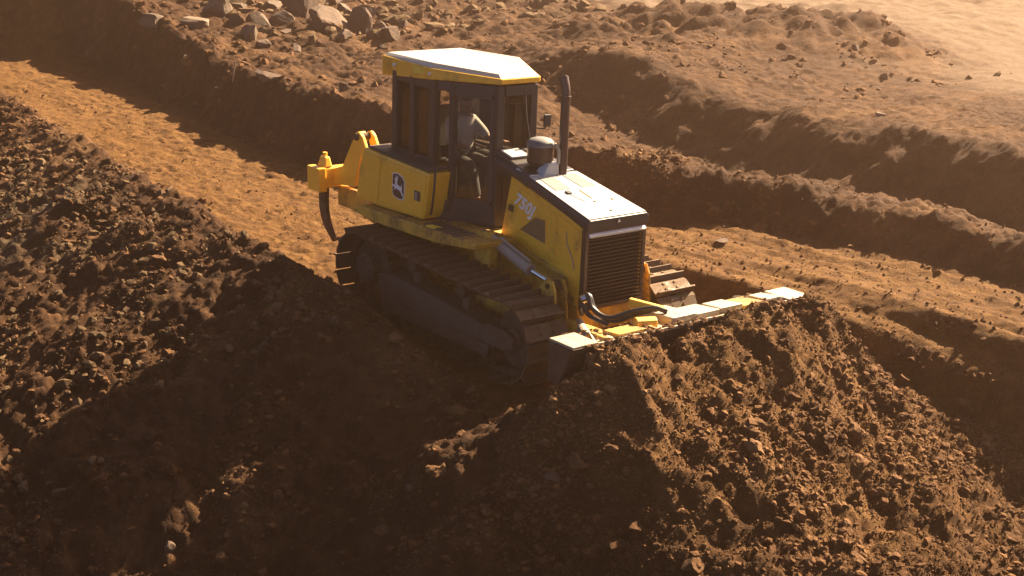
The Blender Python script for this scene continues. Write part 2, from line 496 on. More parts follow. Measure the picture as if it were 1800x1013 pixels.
xs = np.concatenate([geo(-62, -500, 24, 1)[::-1], axis([(-62, -34, .3), (-34, -14, .09), (-14, -4, .055), (-4, 9.6, .036), (9.6, 17, .2)]), geo(17, 500, 18, 1)])
ys = np.concatenate([geo(-13, -500, 20, 1)[::-1], axis([(-13, -8, .2), (-8, 4, .036), (4, 8, .045), (8, 14, .07), (14, 34, .12), (34, 90, .45)]), geo(90, 500, 16, 1)])
GX, GY = np.meshgrid(xs, ys, indexing='ij')
GZ, LANE, FIELD, GREY, CLOD = height(GX, GY)
PILE_LIT = .85 * np.clip(1.4 * np.exp(-(((GX - 5.6) / 1.9) ** 2 + ((GY - .4) / 2.0) ** 2)), 0, 1) * sst(4.2, 4.6, GX)  # pile ground given a lighter soil colour for its sunlight

def grid_mesh(name, X, Y, Z, cols):
    nx, ny = X.shape
    me = bpy.data.meshes.new(name)
    me.vertices.add(nx * ny)
    me.vertices.foreach_set('co', np.stack([X, Y, Z], -1).astype(np.float32).ravel())
    i = np.arange(nx * ny).reshape(nx, ny)
    q = np.stack([i[:-1, :-1], i[1:, :-1], i[1:, 1:], i[:-1, 1:]], -1).reshape(-1, 4)
    me.loops.add(q.size); me.polygons.add(len(q))
    me.loops.foreach_set('vertex_index', q.ravel().astype(np.int32))
    me.polygons.foreach_set('loop_start', (np.arange(len(q)) * 4).astype(np.int32))
    me.polygons.foreach_set('loop_total', np.full(len(q), 4, np.int32))
    me.polygons.foreach_set('use_smooth', np.ones(len(q), bool))
    me.update(calc_edges=True)
    ca = me.color_attributes.new('kind', 'FLOAT_COLOR', 'POINT')
    ca.data.foreach_set('color', np.concatenate([cols, np.ones(cols.shape[:2] + (1,))], -1).astype(np.float32).ravel())
    return me

gm = grid_mesh('ground', GX, GY, GZ, np.stack([np.clip(LANE + PILE_LIT, 0, 1), FIELD, GREY], -1))
gm.materials.append(M['soil'])
ground = bpy.data.objects.new('ground', gm)
COL.objects.link(ground)
tag(ground, 'churned brown earth of the cut slope, lane and banks', 'ground', kind='structure')

def ground_z(x, y):
    z = height(np.array([[float(x)]]), np.array([[float(y)]]))[0]
    return float(z[0, 0])

# ---- loose clods: far too many to count, one object
def clod_shape(seed, sub):
    bm = bmesh.new()
    if sub == 0:
        for c in ((1, 0, 0), (-1, 0, 0), (0, 1, 0), (0, -1, 0), (0, 0, 1), (0, 0, -1)): bm.verts.new(c)
        bm.verts.ensure_lookup_table()
        for a_, b_, c_ in ((0, 2, 4), (2, 1, 4), (1, 3, 4), (3, 0, 4), (2, 0, 5), (1, 2, 5), (3, 1, 5), (0, 3, 5)):
            bm.faces.new([bm.verts[a_], bm.verts[b_], bm.verts[c_]])
        bm.verts.index_update()
    else:
        bmesh.ops.create_icosphere(bm, subdivisions=sub, radius=1)
    r = random.Random(seed)
    ax = [Vector((r.gauss(0, 1), r.gauss(0, 1), r.gauss(0, 1))).normalized() for _ in range(7)]
    cut = [r.uniform(.35, .8) for _ in ax]
    for v in bm.verts:
        for a, c in zip(ax, cut):
            dd = v.co.dot(a)
            if dd > c: v.co -= a * (dd - c)
        v.co *= r.uniform(.74, 1.26) if sub == 2 else r.uniform(.8, 1.2)
    vs = np.array([v.co[:] for v in bm.verts]); fs = np.array([[v.index for v in f.verts] for f in bm.faces])
    bm.free()
    return vs, fs

def scatter(name, mat, label, n_try, regions, rmin, rmax, sub, seed, power=2.6, base=.03):
    rng = np.random.default_rng(seed)
    shapes = [clod_shape(seed * 10 + k, sub) for k in range(8)]
    px, py = [], []
    for (x0, x1, y0, y1, fr) in regions:
        k = int(n_try * fr)
        px.append(rng.uniform(x0, x1, k)); py.append(rng.uniform(y0, y1, k))
    px = np.concatenate(px); py = np.concatenate(py)
    z, ln, fl, gr, cl = height(px[:, None], py[:, None])
    clump = .42 + 2.0 * pn(px[:, None] / 1.1, py[:, None] / 1.1, 301) + .8 * pn(px[:, None] / .4, py[:, None] / .4, 302)
    keep = (rng.uniform(0, 1, len(px)) < np.clip(cl[:, 0] * np.clip(clump[:, 0], .06, 1) + base, 0, 1))
    inside = (px > -.7) & (px < 4.35) & (py > -1.35) & (py < 1.45)
    keep &= ~inside
    px, py, z = px[keep], py[keep], z[keep, 0]
    n = len(px)
    rr = rmin + (rmax - rmin) * rng.uniform(0, 1, n) ** power
    V, F = [], []; off = 0
    which = rng.integers(0, 8, n)
    for s in range(8):
        idx = np.where(which == s)[0]
        vs, fs = shapes[s]
        a = rng.uniform(0, 2 * np.pi, len(idx)); b = rng.uniform(-.6, .6, len(idx))
        sc = rr[idx][:, None] * np.stack([rng.uniform(.8, 1.3, len(idx)), rng.uniform(.7, 1.1, len(idx)), rng.uniform(.6, .95, len(idx))], -1)
        P_ = vs[None] * sc[:, None, :]
        y2 = P_[..., 1] * np.cos(b)[:, None] - P_[..., 2] * np.sin(b)[:, None]
        z2 = P_[..., 1] * np.sin(b)[:, None] + P_[..., 2] * np.cos(b)[:, None]
        x3 = P_[..., 0] * np.cos(a)[:, None] - y2 * np.sin(a)[:, None]
        y3 = P_[..., 0] * np.sin(a)[:, None] + y2 * np.cos(a)[:, None]
        Q = np.stack([x3 + px[idx][:, None], y3 + py[idx][:, None], z2 + (z[idx] + rr[idx] * .15)[:, None]], -1)
        V.append(Q.reshape(-1, 3))
        ff = fs[None] + (np.arange(len(idx)) * len(vs))[:, None, None] + off
        F.append(ff.reshape(-1, 3)); off += len(idx) * len(vs)
    V = np.concatenate(V); F = np.concatenate(F)
    me = bpy.data.meshes.new(name)
    me.vertices.add(len(V)); me.vertices.foreach_set('co', V.astype(np.float32).ravel())
    me.loops.add(F.size); me.polygons.add(len(F))
    me.loops.foreach_set('vertex_index', F.ravel().astype(np.int32))
    me.polygons.foreach_set('loop_start', (np.arange(len(F)) * 3).astype(np.int32))
    me.polygons.foreach_set('loop_total', np.full(len(F), 3, np.int32))
    me.polygons.foreach_set('use_smooth', np.full(len(F), False, bool))
    me.update(calc_edges=True)
    me.materials.append(M[mat])
    o = bpy.data.objects.new(name, me)
    COL.objects.link(o)
    tag(o, label, 'soil', kind='stuff')
    print(name, n, 'clods', len(F), 'tris')
    return o

NEAR = [(-14, 5, -8, -1.0, .5), (4.3, 9.5, -5.5, 4.5, .35), (-3, 9, 2.3, 5.5, .15)]
PILE = [(4.4, 8.6, -2.6, 3.0, 1.0)]
scatter('large_clods', 'clod', 'larger broken brown clods on the slope, pile and banks', 1500, NEAR, .05, .12, 2, 5, 2.6)
scatter('soil_clods', 'clod', 'loose brown clods strewn over the slope, pile and banks', 26000, NEAR, .014, .065, 1, 15, 3.0)
scatter('soil_crumbs', 'clod', 'small brown crumbs of earth between the larger clods', 95000, NEAR, .009, .028, 0, 6, 1.6)
scatter('pile_clods', 'clodp', 'broken clods tumbling down the pushed pile', 7000, PILE, .012, .065, 1, 16, 3.6, .15)
scatter('pile_crumbs', 'clodp', 'fine crumbs covering the pushed pile', 42000, PILE, .007, .024, 0, 17, 1.8, .6)
scatter('lane_crumbs', 'clod', 'crumbs of earth scattered over the packed lane', 14000, [(-20, 5, -2, 4, .6), (-2, 9, 2, 7, .4)], .010, .040, 0, 9, 3.2, .5)
scatter('dry_soil_lumps', 'clodg', 'paler dry lumps on the slope below the lane', 4000, [(-10, 1, -6, -1.5, 1.0)], .02, .09, 1, 7, 3.0)
scatter('bank_clods', 'clod', 'clods along the far banks and mounds', 12000, [(-26, -6, 2, 12, .5), (-20, -4, 12, 19, .15), (-34, -16, 7, 17, .3)], .025, .15, 1, 8, 4.0, 0)
scatter('rubble', 'clodg', 'broken rubble around the rock heap on the far bank', 2600, [(-34, -15, 6.5, 16, 1.0)], .05, .30, 1, 18, 2.6, .25)

# ------------------------------------------------------------------ the bulldozer
DZ = empty('bulldozer', (1.4, 0, 0))
tag(DZ, 'yellow crawler bulldozer with dark cab and rear ripper pushing a pile of earth', 'bulldozer')

# ---- crawler tracks: each shoe its own sub-part
def hull_path():
    C_ = [(0.0, .60, .42), (2.86, .50, .40), (.50, .17, .13), (2.40, .17, .13)]
    pts = [(cx + r * math.cos(a * math.pi / 60), cz + r * math.sin(a * math.pi / 60)) for cx, cz, r in C_ for a in range(120)]
    pts = sorted(set(pts))
    def half(ps):
        h = []
        for p in ps:
            while len(h) >= 2 and (h[-1][0] - h[-2][0]) * (p[1] - h[-2][1]) - (h[-1][1] - h[-2][1]) * (p[0] - h[-2][0]) <= 0:
                h.pop()
            h.append(p)
        return h[:-1]
    return half(pts) + half(pts[::-1])          # counter-clockwise in (x, z)
HP = hull_path()
def along(path, n):
    P_ = [Vector(p) for p in path]; P_.append(P_[0])
    L_ = [0]
    for a, b in zip(P_, P_[1:]): L_.append(L_[-1] + (b - a).length)
    out = []
    for k in range(n):
        s = L_[-1] * k / n
        i = max(j for j in range(len(L_)) if L_[j] <= s)
        i = min(i, len(P_) - 2)
        t = (s - L_[i]) / max(1e-6, L_[i + 1] - L_[i])
        out.append(P_[i].lerp(P_[i + 1], t))
    return out, L_[-1]
NSHOE = 44
SP, SL = along(HP, NSHOE)
pitch = SL / NSHOE
sm = MB()
hw = .28
# shoe: bent plate with one grouser at the leading edge and two bolt pads; local x along travel, z outward
sm.loft([[(-pitch * .49, -hw, .020), (pitch * .30, -hw, .020), (pitch * .49, -hw, .006), (pitch * .49, -hw, .024), (pitch * .30, -hw, .042), (-pitch * .34, -hw, .042), (-pitch * .37, -hw, .10), (-pitch * .46, -hw, .10), (-pitch * .49, -hw, .042)],
         [(-pitch * .49, hw, .020), (pitch * .30, hw, .020), (pitch * .49, hw, .006), (pitch * .49, hw, .024), (pitch * .30, hw, .042), (-pitch * .34, hw, .042), (-pitch * .37, hw, .10), (-pitch * .46, hw, .10), (-pitch * .49, hw, .042)]])
for by in (-.085, .085):
    for bx in (-.02, .05):
        sm.box(bx - .012, bx + .012, by - .012, by + .012, .040, .052)
SHOE = None
for side, nm in ((-1, 'near'), (1, 'far')):
    ty = side * .945
    mb = MB()                                        # chain rails
    for dy in (-.07, .07):
        outer = [(p.x, ty + dy - .02, p.y) for p in SP]; 
        cen = Vector((1.43, .5))
        ring = []
        for p, q, o_ in zip(SP, SP[1:] + SP[:1], SP[-1:] + SP[:-1]):
            t = (q - o_).normalized(); nrm = Vector((t.y, -t.x))
            ring.append([(p.x + nrm.x * .018, ty + dy - .022, p.y + nrm.y * .018), (p.x + nrm.x * .018, ty + dy + .022, p.y + nrm.y * .018),
                         (p.x - nrm.x * .07, ty + dy + .022, p.y - nrm.y * .07), (p.x - nrm.x * .07, ty + dy - .022, p.y - nrm.y * .07)])
        mb.loft(ring + [ring[0]], cap=False)
    tr = mb.build('track', 'steel', DZ, label='crawler track with steel chain and cleated shoes on the %s side' % ('shaded near' if side < 0 else 'sunlit far'))
    for k in range(NSHOE):
        p = SP[k]; t = (SP[(k + 1) % NSHOE] - SP[k - 1]).normalized(); nrm = Vector((t.y, -t.x))
        if SHOE is None:
            o = sm.build('track_shoe', 'shoe', None)
            SHOE = o
        else:
            o = SHOE.copy(); COL.objects.link(o)
        o.parent = tr
        mat = Matrix(((t.x, 0, nrm.x, p.x), (0, 1, 0, ty), (t.y, 0, nrm.y, p.y), (0, 0, 0, 1)))
        # keep right-handed: local y points along +Y when x,z are (t,n)
        if mat.to_3x3().determinant() < 0:
            mat = mat @ Matrix.Diagonal((1, -1, 1, 1))
        o.matrix_local = mat
    # sprocket, idler, rollers, frame
    mb = MB(); n = 26; ring0 = []; ring1 = []
    for k in range(n * 2):
        a = math.pi * k / n; r = .40 if k % 2 else .34
        ring0.append((r * math.cos(a), ty - .03, .60 + r * math.sin(a))); ring1.append((r * math.cos(a), ty + .03, .60 + r * math.sin(a)))
    mb.loft([ring0, ring1])
    sp = mb.build('sprocket', 'steel', DZ, .004)
    MB().tube([(0, ty - .16, .60), (0, ty + .16, .60)], .19, 24).build('sprocket_hub', 'frame_grey', sp, .012)
    for k in range(8):
        a = 2 * math.pi * k / 8
        MB().tube([(.14 * math.cos(a), ty + side * .158, .60 + .14 * math.sin(a)), (.14 * math.cos(a), ty + side * .172, .60 + .14 * math.sin(a))], .016, 6).build('hub_bolt', 'steel', sp)
    MB().tube([(0, side * .40, .60), (0, side * .74, .60), (0, side * .745, .60), (0, ty - side * .05, .60)], [.36, .36, .26, .26], 24).build('final_drive', 'frame_grey', DZ, .02)
    idl = MB().tube([(2.86, ty - .09, .50), (2.86, ty - .05, .50), (2.86, ty - .05, .50), (2.86, ty + .05, .50), (2.86, ty + .05, .50), (2.86, ty + .09, .50)], [.30, .30, .33, .33, .30, .30], 28).build('idler_wheel', 'steel', DZ, .006)
    MB().tube([(2.86, ty - .13, .50), (2.86, ty + .13, .50)], .12, 18).build('idler_hub', 'frame_grey', idl, .01)
    for k in range(7):
        x = .50 + k * 1.92 / 6
        MB().tube([(x, ty - .15, .17), (x, ty - .10, .17), (x, ty - .10, .17), (x, ty + .10, .17), (x, ty + .10, .17), (x, ty + .15, .17)], [.06, .06, .11, .11, .06, .06], 16).build('track_roller', 'steel', DZ, .004)
    for x in (.95, 1.9):
        z = .86 - (x - .95) * .06
        MB().tube([(x, ty - .13, z), (x, ty + .13, z)], .085, 18).build('carrier_roller', 'steel', DZ, .006)
        MB().beam((x, ty, z - .04), (x, ty, .55), .10, .12, (1, 0, 0)).build('roller_bracket', 'frame_grey', DZ, .006)
    s = side
    # box-section track frame with rock guards
    MB().prism_y([(.34, .34), (.30, .62), (.62, .66), (1.55, .62), (2.30, .54), (2.62, .50), (2.62, .34), (2.3, .29), (.6, .29)], ty - .17, ty + .17).build('track_frame', 'frame_grey', DZ, .02)
    yo = ty + s * .19
    MB().prism_y([(.45, .22), (.42, .36), (2.55, .36), (2.50, .22)], yo - .012, yo + .012).build('rock_guard', 'frame_grey', DZ, .005)
    MB().prism_y([(2.48, .40), (2.48, .60), (2.80, .60), (2.96, .54), (2.96, .44), (2.80, .38)], yo - .02, yo + .015).build('idler_yoke', 'frame_grey', DZ, .01)

# ---- hull
MB().prism_y([(-.42, .55), (-.50, 1.25), (1.60, 1.30), (3.10, 1.10), (3.12, .52), (2.7, .38), (.1, .38)], -.40, .40).build('hull', 'yellow_dirty', DZ, .03)
MB().prism_y([(-.62, .5), (-.66, 1.1), (-.40, 1.2), (-.40, .5)], -.45, .45).build('rear_casing', 'yellow_dirty', DZ, .03)

# ---- rear tank boxes over the tracks
for s in (-1, 1):
    poly = [(-.44, 1.98), (-.55, 1.72), (-.62, 1.33), (-.12, 1.31), (.82, 1.34), (.86, 1.42), (.95, 1.90), (-.06, 1.955)]
    y0, y1 = s * .50, s * .84
    t = MB().prism_y(poly, min(y0, y1), max(y0, y1)).build('rear_tank', 'yellow', DZ, .025, seg=3)
    # door panel stands proud of the tank, with a seam ahead of the rear corner piece
    yo = s * .846
    a, b = min(yo - s * .02, yo + s * .006), max(yo - s * .02, yo + s * .006)
    MB().prism_y([(-.095, 1.345), (-.02, 1.905), (.905, 1.865), (.815, 1.375)], a, b).build('tank_door', 'yellow', t, .008)
    MB().prism_y([(-.565, 1.36), (-.50, 1.70), (-.41, 1.93), (-.055, 1.905), (-.125, 1.345)], a, b).build('corner_panel', 'yellow', t, .008)
    lt = MB(); lt.box(.66, .79, s * .842 - .014, s * .842 + .014, 1.545, 1.665)
    lp = lt.build('door_latch', 'hood_dark', t, .006)
    MB().box(.70, .735, s * .858 - .012, s * .858 + .012, 1.56, 1.65).build('latch_handle', 'cyl', lp, .004)
    # pale top plate
    MB().loft([[(-.40, s * .50, 1.985), (-.40, s * .82, 1.985), (.90, s * .82, 1.915), (.90, s * .50, 1.915)],
               [(-.38, s * .50, 2.005), (-.38, s * .80, 2.005), (.88, s * .80, 1.935), (.88, s * .50, 1.935)]]).build('tank_lid', 'frame_grey', t, .004)
    # fender slab under the tank and step below the door
    f = MB().prism_y([(-.50, 1.20), (-.30, 1.30), (.85, 1.325), (2.05, 1.34), (2.02, 1.27), (1.30, 1.19), (.2, 1.16)], min(s * .42, s * .98), max(s * .42, s * .98)).build('fender', 'yellow_dirty', DZ, .015)
    tread = MB()
    for k in range(6):
        tread.box(.98 + k * .12, 1.06 + k * .12, min(s * .70, s * .93), max(s * .70, s * .93), 1.328, 1.345)
    tread.build('step_tread', 'frame_grey', f)
    MB().loft([[(1.06, s * .955, 1.3305), (1.22, s * .955, 1.332), (1.24, s * .86, 1.332), (1.08, s * .88, 1.3305)],
               [(1.06, s * .955, 1.348), (1.22, s * .955, 1.349), (1.24, s * .86, 1.349), (1.08, s * .88, 1.348)]]).build('step_decal', 'decal_yellow', f)
    MB().tube(spline([(.92, s * .80, 1.42), (.99, s * .83, 1.5), (1.03, s * .83, 1.75), (1.0, s * .80, 1.98)], 6), .014, 8).build('grab_rail', 'black', DZ, smooth=True)

# ---- maker's emblem on the near tank door: black shield with a leaping stag
def plate(pts, y, th, name, mat, parent, cx, cz, sc, b=0):
    return MB().prism_y([(cx + x * sc, cz + z * sc) for x, z in pts], y - th, y).build(name, mat, parent, b)
ek = [(-.42, -.34), (-.30, -.46), (.08, -.52), (.34, -.50), (.44, -.36), (.44, .28), (.30, .42), (-.04, .52), (-.34, .50), (-.42, .40)]
emb_parent = [o for o in DZ.children if o.name.startswith('rear_tank')][0]
e1 = plate(ek, -.8525, .004, 'emblem', 'letter', emb_parent, .335, 1.645, .30)
plate([(x * .90, z * .92) for x, z in ek], -.8566, .003, 'emblem_field', 'decal_black', e1, .335, 1.645, .30)
stag = [(-.38, -.02), (-.36, .03), (-.16, .02), (-.20, .10), (-.17, .20), (-.24, .24), (-.20, .29), (-.12, .29), (-.16, .40), (-.12, .41), (-.07, .31), (-.02, .40), (.02, .39), (-.02, .28), (-.03, .22),
        (-.05, .08), (.12, .02), (.22, .0), (.24, .10), (.28, .11), (.28, -.04), (.26, -.14), (.40, -.34), (.36, -.37), (.20, -.20), (.10, -.14), (-.06, -.12), (-.16, -.10), (-.24, -.20), (-.26, -.19), (-.21, -.08)]
plate(stag, -.8599, .003, 'emblem_stag', 'letter', e1, .335, 1.645, .30)

# ---- engine enclosure, hood, grille
def eng_y(x):                                   # half width of the engine sides, narrower towards the cab
    return .30 + (x - 1.4) / (3.2 - 1.4) * .11
for s in (-1, 1):
    def ring(poly, o): return [(x, s * (eng_y(x) + o), z) for x, z in poly]
    poly = [(1.62, 1.26), (1.80, 2.02), (2.70, 1.80), (3.19, 1.66), (3.19, .82), (3.02, .82), (2.6, 1.02), (2.2, 1.14)]
    sp = MB().loft([ring(poly, -.03), ring(poly, 0)]).build('engine_side_panel', 'yellow', DZ, .010)
    d = [(1.86, 1.42), (1.93, 1.90), (2.66, 1.74), (2.66, 1.14), (2.3, 1.24)]
    dr = MB().loft([ring(d, 0), ring(d, .008)]).build('engine_door', 'yellow', sp, .005)
    v = [(1.99, 1.42), (2.29, 1.63), (2.49, 1.64), (2.51, 1.36)]
    MB().loft([ring(v, .004), ring(v, .013)]).build('vent_mesh', 'mesh', dr, .004)
    fr = MB()
    for a, b in zip(v, v[1:] + v[:1]):
        fr.tube([(a[0], s * (eng_y(a[0]) + .012), a[1]), (b[0], s * (eng_y(b[0]) + .012), b[1])], .010, 6)
    fr.build('vent_frame', 'yellow', dr)
    p2 = [(2.70, 1.12), (2.70, 1.74), (3.15, 1.62), (3.15, .90), (2.95, .92)]
    MB().loft([ring(p2, 0), ring(p2, .007)]).build('front_panel', 'yellow', sp, .005)
    dk = [(1.76, 1.60), (1.78, 1.67), (1.86, 1.66), (1.85, 1.585)]
    MB().loft([ring(dk, .001), ring(dk, .010)]).build('warning_decal', 'decal_black', sp)
    for zz in (1.58, 1.22):
        MB().tube([(2.68, s * (eng_y(2.68) + .004), zz), (2.68, s * (eng_y(2.68) + .004), zz + .09)], .011, 6).build('hinge', 'yellow', sp)
    for xx, zz in ((2.02, 1.93), (2.24, 1.873)):
        MB().beam((xx, s * (eng_y(xx) + .012), zz), (xx + .09, s * (eng_y(xx + .09) + .012), zz - .025), .012, .022).build('panel_clip', 'yellow', sp, .003)
    MB().tube(spline([(2.86, s * (eng_y(2.86) + .014), 1.60), (2.89, s * (eng_y(2.89) + .016), 1.46), (2.98, s * (eng_y(2.98) + .016), 1.34), (3.03, s * (eng_y(3.03) + .014), 1.22)], 6), .006, 6).build('grab_wire', 'cyl', sp, smooth=True)

hx = [1.46, 1.62, 1.95, 2.35, 2.80, 3.16, 3.235]
def hz(x): return float(np.interp(x, [1.4, 1.8, 2.2, 3.2, 3.3], [2.16, 2.10, 2.02, 1.795, 1.77]))
def hring(x, o, zb):
    y = eng_y(x) + .02; z = hz(x)
    return [(x, -y, z - zb), (x, -y - .004, z - .035), (x, -y + .03, z), (x, y - .03, z), (x, y + .004, z - .035), (x, y, z - zb)]
hood = MB().loft([hring(x, 0, .105) for x in hx]).build('hood', 'hood_dark', DZ, .008)
# top skin of the hood, its glare painted pale, with two vents, a latch, a slot and bolts
def top_ring(x, i, o): 
    y = eng_y(x) - i; z = hz(x) + o
    return [(x, -y, z), (x, y, z), (x, y, z + .008), (x, -y, z + .008)]
skin = MB().loft([top_ring(x, .008, .001) for x in (2.13, 2.2, 2.5, 2.85, 3.21)]).build('hood_skin', 'white', hood, .004)
def on_hood(name, mat, quad, th=.006, o=.008):
    q0 = [(x, y, hz(x) + o) for x, y in quad]; q1 = [(x, y, hz(x) + o + th) for x, y in quad]
    return MB().loft([q0, q1]).build(name, mat, skin, .002)
for s in (-1, 1):
    on_hood('hood_vent', 'vent', [(2.20, s * .07), (2.20, s * .27), (2.52, s * .285), (2.52, s * .08)])
on_hood('hood_slot', 'mesh', [(2.58, -.012), (2.58, .012), (2.78, .012), (2.78, -.012)])
on_hood('hood_latch', 'black', [(2.58, -.21), (2.58, -.155), (2.64, -.155), (2.64, -.21)], .02)
on_hood('latch_rod', 'vent', [(2.64, -.20), (2.64, -.192), (2.84, -.135), (2.84, -.143)])
for x, y in ((2.87, -.03), (2.87, .22), (3.1, 0), (2.2, 0)):
    on_hood('hood_bolt', 'mesh', [(x - .012, y - .012), (x - .012, y + .012), (x + .012, y + .012), (x + .012, y - .012)], .01)
# grille in the nose
gx = 3.20
gfr = MB()
gfr.box(gx - .06, gx + .012, -.43, -.385, .80, 1.68); gfr.box(gx - .06, gx + .012, .385, .43, .80, 1.68)
gfr.box(gx - .06, gx + .012, -.385, .385, .80, .84); gfr.box(gx - .06, gx + .012, -.385, .385, 1.635, 1.68)
gr = gfr.build('grille', 'grille', DZ, .006)
MB().box(gx - .075, gx - .05, -.39, .39, .82, 1.66).build('radiator_core', 'black', gr)
NS = 20
for k in range(NS):
    z = .855 + k * (1.62 - .855) / (NS - 1)
    sl = MB().prism_y([(gx - .045, z + .004), (gx - .040, z - .002), (gx + .014, z - .014), (gx + .016, z - .006)], -.388, .388)
    sl.build('grille_slat', 'grille', gr)
for y in (-.13, .13):
    MB().box(gx - .052, gx - .046, y - .012, y + .012, .84, 1.63).build('grille_bar', 'grille', gr)
vis = MB().loft([[(gx, -.40, 1.60), (gx + .035, -.40, 1.595), (gx + .045, -.40, 1.615), (gx, -.40, 1.655)], [(gx, .40, 1.60), (gx + .035, .40, 1.595), (gx + .045, .40, 1.615), (gx, .40, 1.655)]])
vis.build('grille_visor', 'white', gr, .004)
nb = MB().prism_x([(-.035, 1.705), (.035, 1.705), (.04, 1.76), (0, 1.775), (-.04, 1.76)], gx + .034, gx + .04).build('nose_badge', 'decal_black', hood)
MB().prism_x([(-.022, 1.718), (-.004, 1.735), (.02, 1.728), (.008, 1.752), (-.01, 1.765)], gx + .0405, gx + .043).build('badge_stag', 'letter', nb)

# ---- model number on the near engine panel
def lettering(txt, x, z, size, slope, parent):
    cu = bpy.data.curves.new('lettering', 'FONT')
    cu.body = txt; cu.size = size; cu.shear = .3; cu.extrude = .0025; cu.offset = size * .035; cu.space_character = 1.08
    tmp = bpy.data.objects.new('tmp_text', cu)
    COL.objects.link(tmp)
    bpy.context.view_layer.update()
    me = bpy.data.meshes.new_from_object(tmp.evaluated_get(bpy.context.evaluated_depsgraph_get()))
    bpy.data.objects.remove(tmp)
    c, s = math.cos(slope), math.sin(slope)
    for v in me.vertices:
        u, h, d = v.co
        X = x + u * c - h * s; Z = z + u * s + h * c
        v.co = (X, -(eng_y(X) + .0125 + d), Z)
    me.materials.clear(); me.materials.append(M['letter'])
    o = bpy.data.objects.new('model_number', me); COL.objects.link(o); o.parent = parent
    o['label'] = 'white slanted characters 750J'
    return o
np_ = [o for o in DZ.children if o.name.startswith('engine_side_panel')][0]
lettering('750J', 1.87, 1.705, .20, rad(-15), np_)

# ---- cowl, exhaust, pre-cleaner between cab and hood
MB().loft([[(1.42, -.27, 1.95), (1.42, .27, 1.95), (1.42, .27, 2.22), (1.42, -.27, 2.22)], [(2.1, -.33, 1.92), (2.1, .33, 1.92), (2.1, .33, 2.055), (2.1, -.33, 2.055)]]).build('cowl', 'hood_dark', DZ, .015)
MB().loft([[(1.50, -.26, 2.205), (1.50, -.02, 2.205), (1.72, -.02, 2.16), (1.72, -.27, 2.16)], [(1.50, -.26, 2.23), (1.50, -.02, 2.23), (1.72, -.02, 2.185), (1.72, -.27, 2.185)]]).build('cowl_plate', 'white', DZ, .006)
MB().loft([[(2.02, -.20, 2.03), (2.02, .05, 2.03), (2.17, .05, 2.0), (2.17, -.20, 2.0)], [(2.06, -.10, 2.17), (2.06, .05, 2.17), (2.16, .05, 2.16), (2.16, -.10, 2.16)]]).build('intake_box', 'white', DZ, .01)
MB().loft([[(1.86, -.33, 2.075), (1.86, .2, 2.075), (2.12, .2, 2.02), (2.12, -.33, 2.02)], [(1.88, -.31, 2.10), (1.88, .2, 2.10), (2.10, .2, 2.05), (2.10, -.31, 2.05)]]).build('cowl_ledge', 'white', DZ, .006)
pcx, pcy = 1.96, -.06
pc = MB().tube([(pcx, pcy, 2.08), (pcx, pcy, 2.12), (pcx, pcy, 2.13), (pcx, pcy, 2.16), (pcx, pcy, 2.33)], [.07, .07, .13, .150, .150], 26).build('pre_cleaner', 'exhaust', DZ, .006, smooth=True)
MB().tube([(pcx, pcy, 2.33), (pcx, pcy, 2.345), (pcx, pcy, 2.38), (pcx, pcy, 2.41), (pcx, pcy, 2.425), (pcx, pcy, 2.43)], [.152, .158, .150, .115, .07, .02], 26).build('pre_cleaner_cap', 'vent', pc, smooth=True)
MB().tube(spline([(pcx + .12, pcy + .10, 2.36), (pcx + .17, pcy + .12, 2.30), (pcx + .175, pcy + .12, 2.15)], 6), .022, 8).build('pre_cleaner_hose', 'pad', pc, smooth=True)
sx, sy_ = 2.14, .12
st = MB().tube([(sx, sy_, 1.98), (sx, sy_, 2.02), (sx, sy_, 2.02), (sx, sy_, 2.80), (sx, sy_, 2.88)], [.08, .08, .052, .052, .052], 22).build('exhaust_stack', 'exhaust', DZ, smooth=True)
MB().tube([(sx, sy_, 2.86), (sx, sy_, 2.90)], .060, 20).build('stack_clamp', 'exhaust', st, .003)
tip = MB(); pts = [(sx, sy_, 2.89), (sx, sy_, 2.95), (sx - .012, sy_, 3.0), (sx - .035, sy_, 3.05), (sx - .055, sy_, 3.09)]
tip.tube(pts, [.048, .048, .050, .053, .058], 18).build('stack_tip', 'exhaust', st, smooth=True)
MB().tube([(sx - .0552, sy_, 3.0905), (sx - .0575, sy_, 3.094)], .050, 16).build('stack_mouth', 'black', st)

# ---- cab
cab = empty_part = None
CP = [(-.16, -.60), (.72, -.66), (1.44, -.25), (1.44, .25), (.72, .66), (-.16, .60)]     # plan of the cab, near rear first
cabb = MB().prism_z([(x * 1.0, y) for x, y in CP], 1.30, 1.42).build('cab', 'dark', DZ, .01, label='dark enclosed operator cab with large panes')
ZR, ZS = 2.93, 1.96
def post(x, y, w_, name='cab_post', z0=1.42, z1=ZR, lean=(0, 0)):
    return MB().loft([[(x - w_, y - w_, z0), (x + w_, y - w_, z0), (x + w_, y + w_, z0), (x - w_, y + w_, z0)],
                      [(x - w_ + lean[0], y - w_ + lean[1], z1), (x + w_ + lean[0], y - w_ + lean[1], z1), (x + w_ + lean[0], y + w_ + lean[1], z1), (x - w_ + lean[0], y + w_ + lean[1], z1)]]).build(name, 'dark', cabb, .012)
for x, y in CP:
    post(x + (.03 if x < 0 else -.03 if x > 1.4 else 0), y * .95, .05)
for s in (-1, 1):
    post(.27, s * .60, .045); 
    post(.93, s * .51, .04)
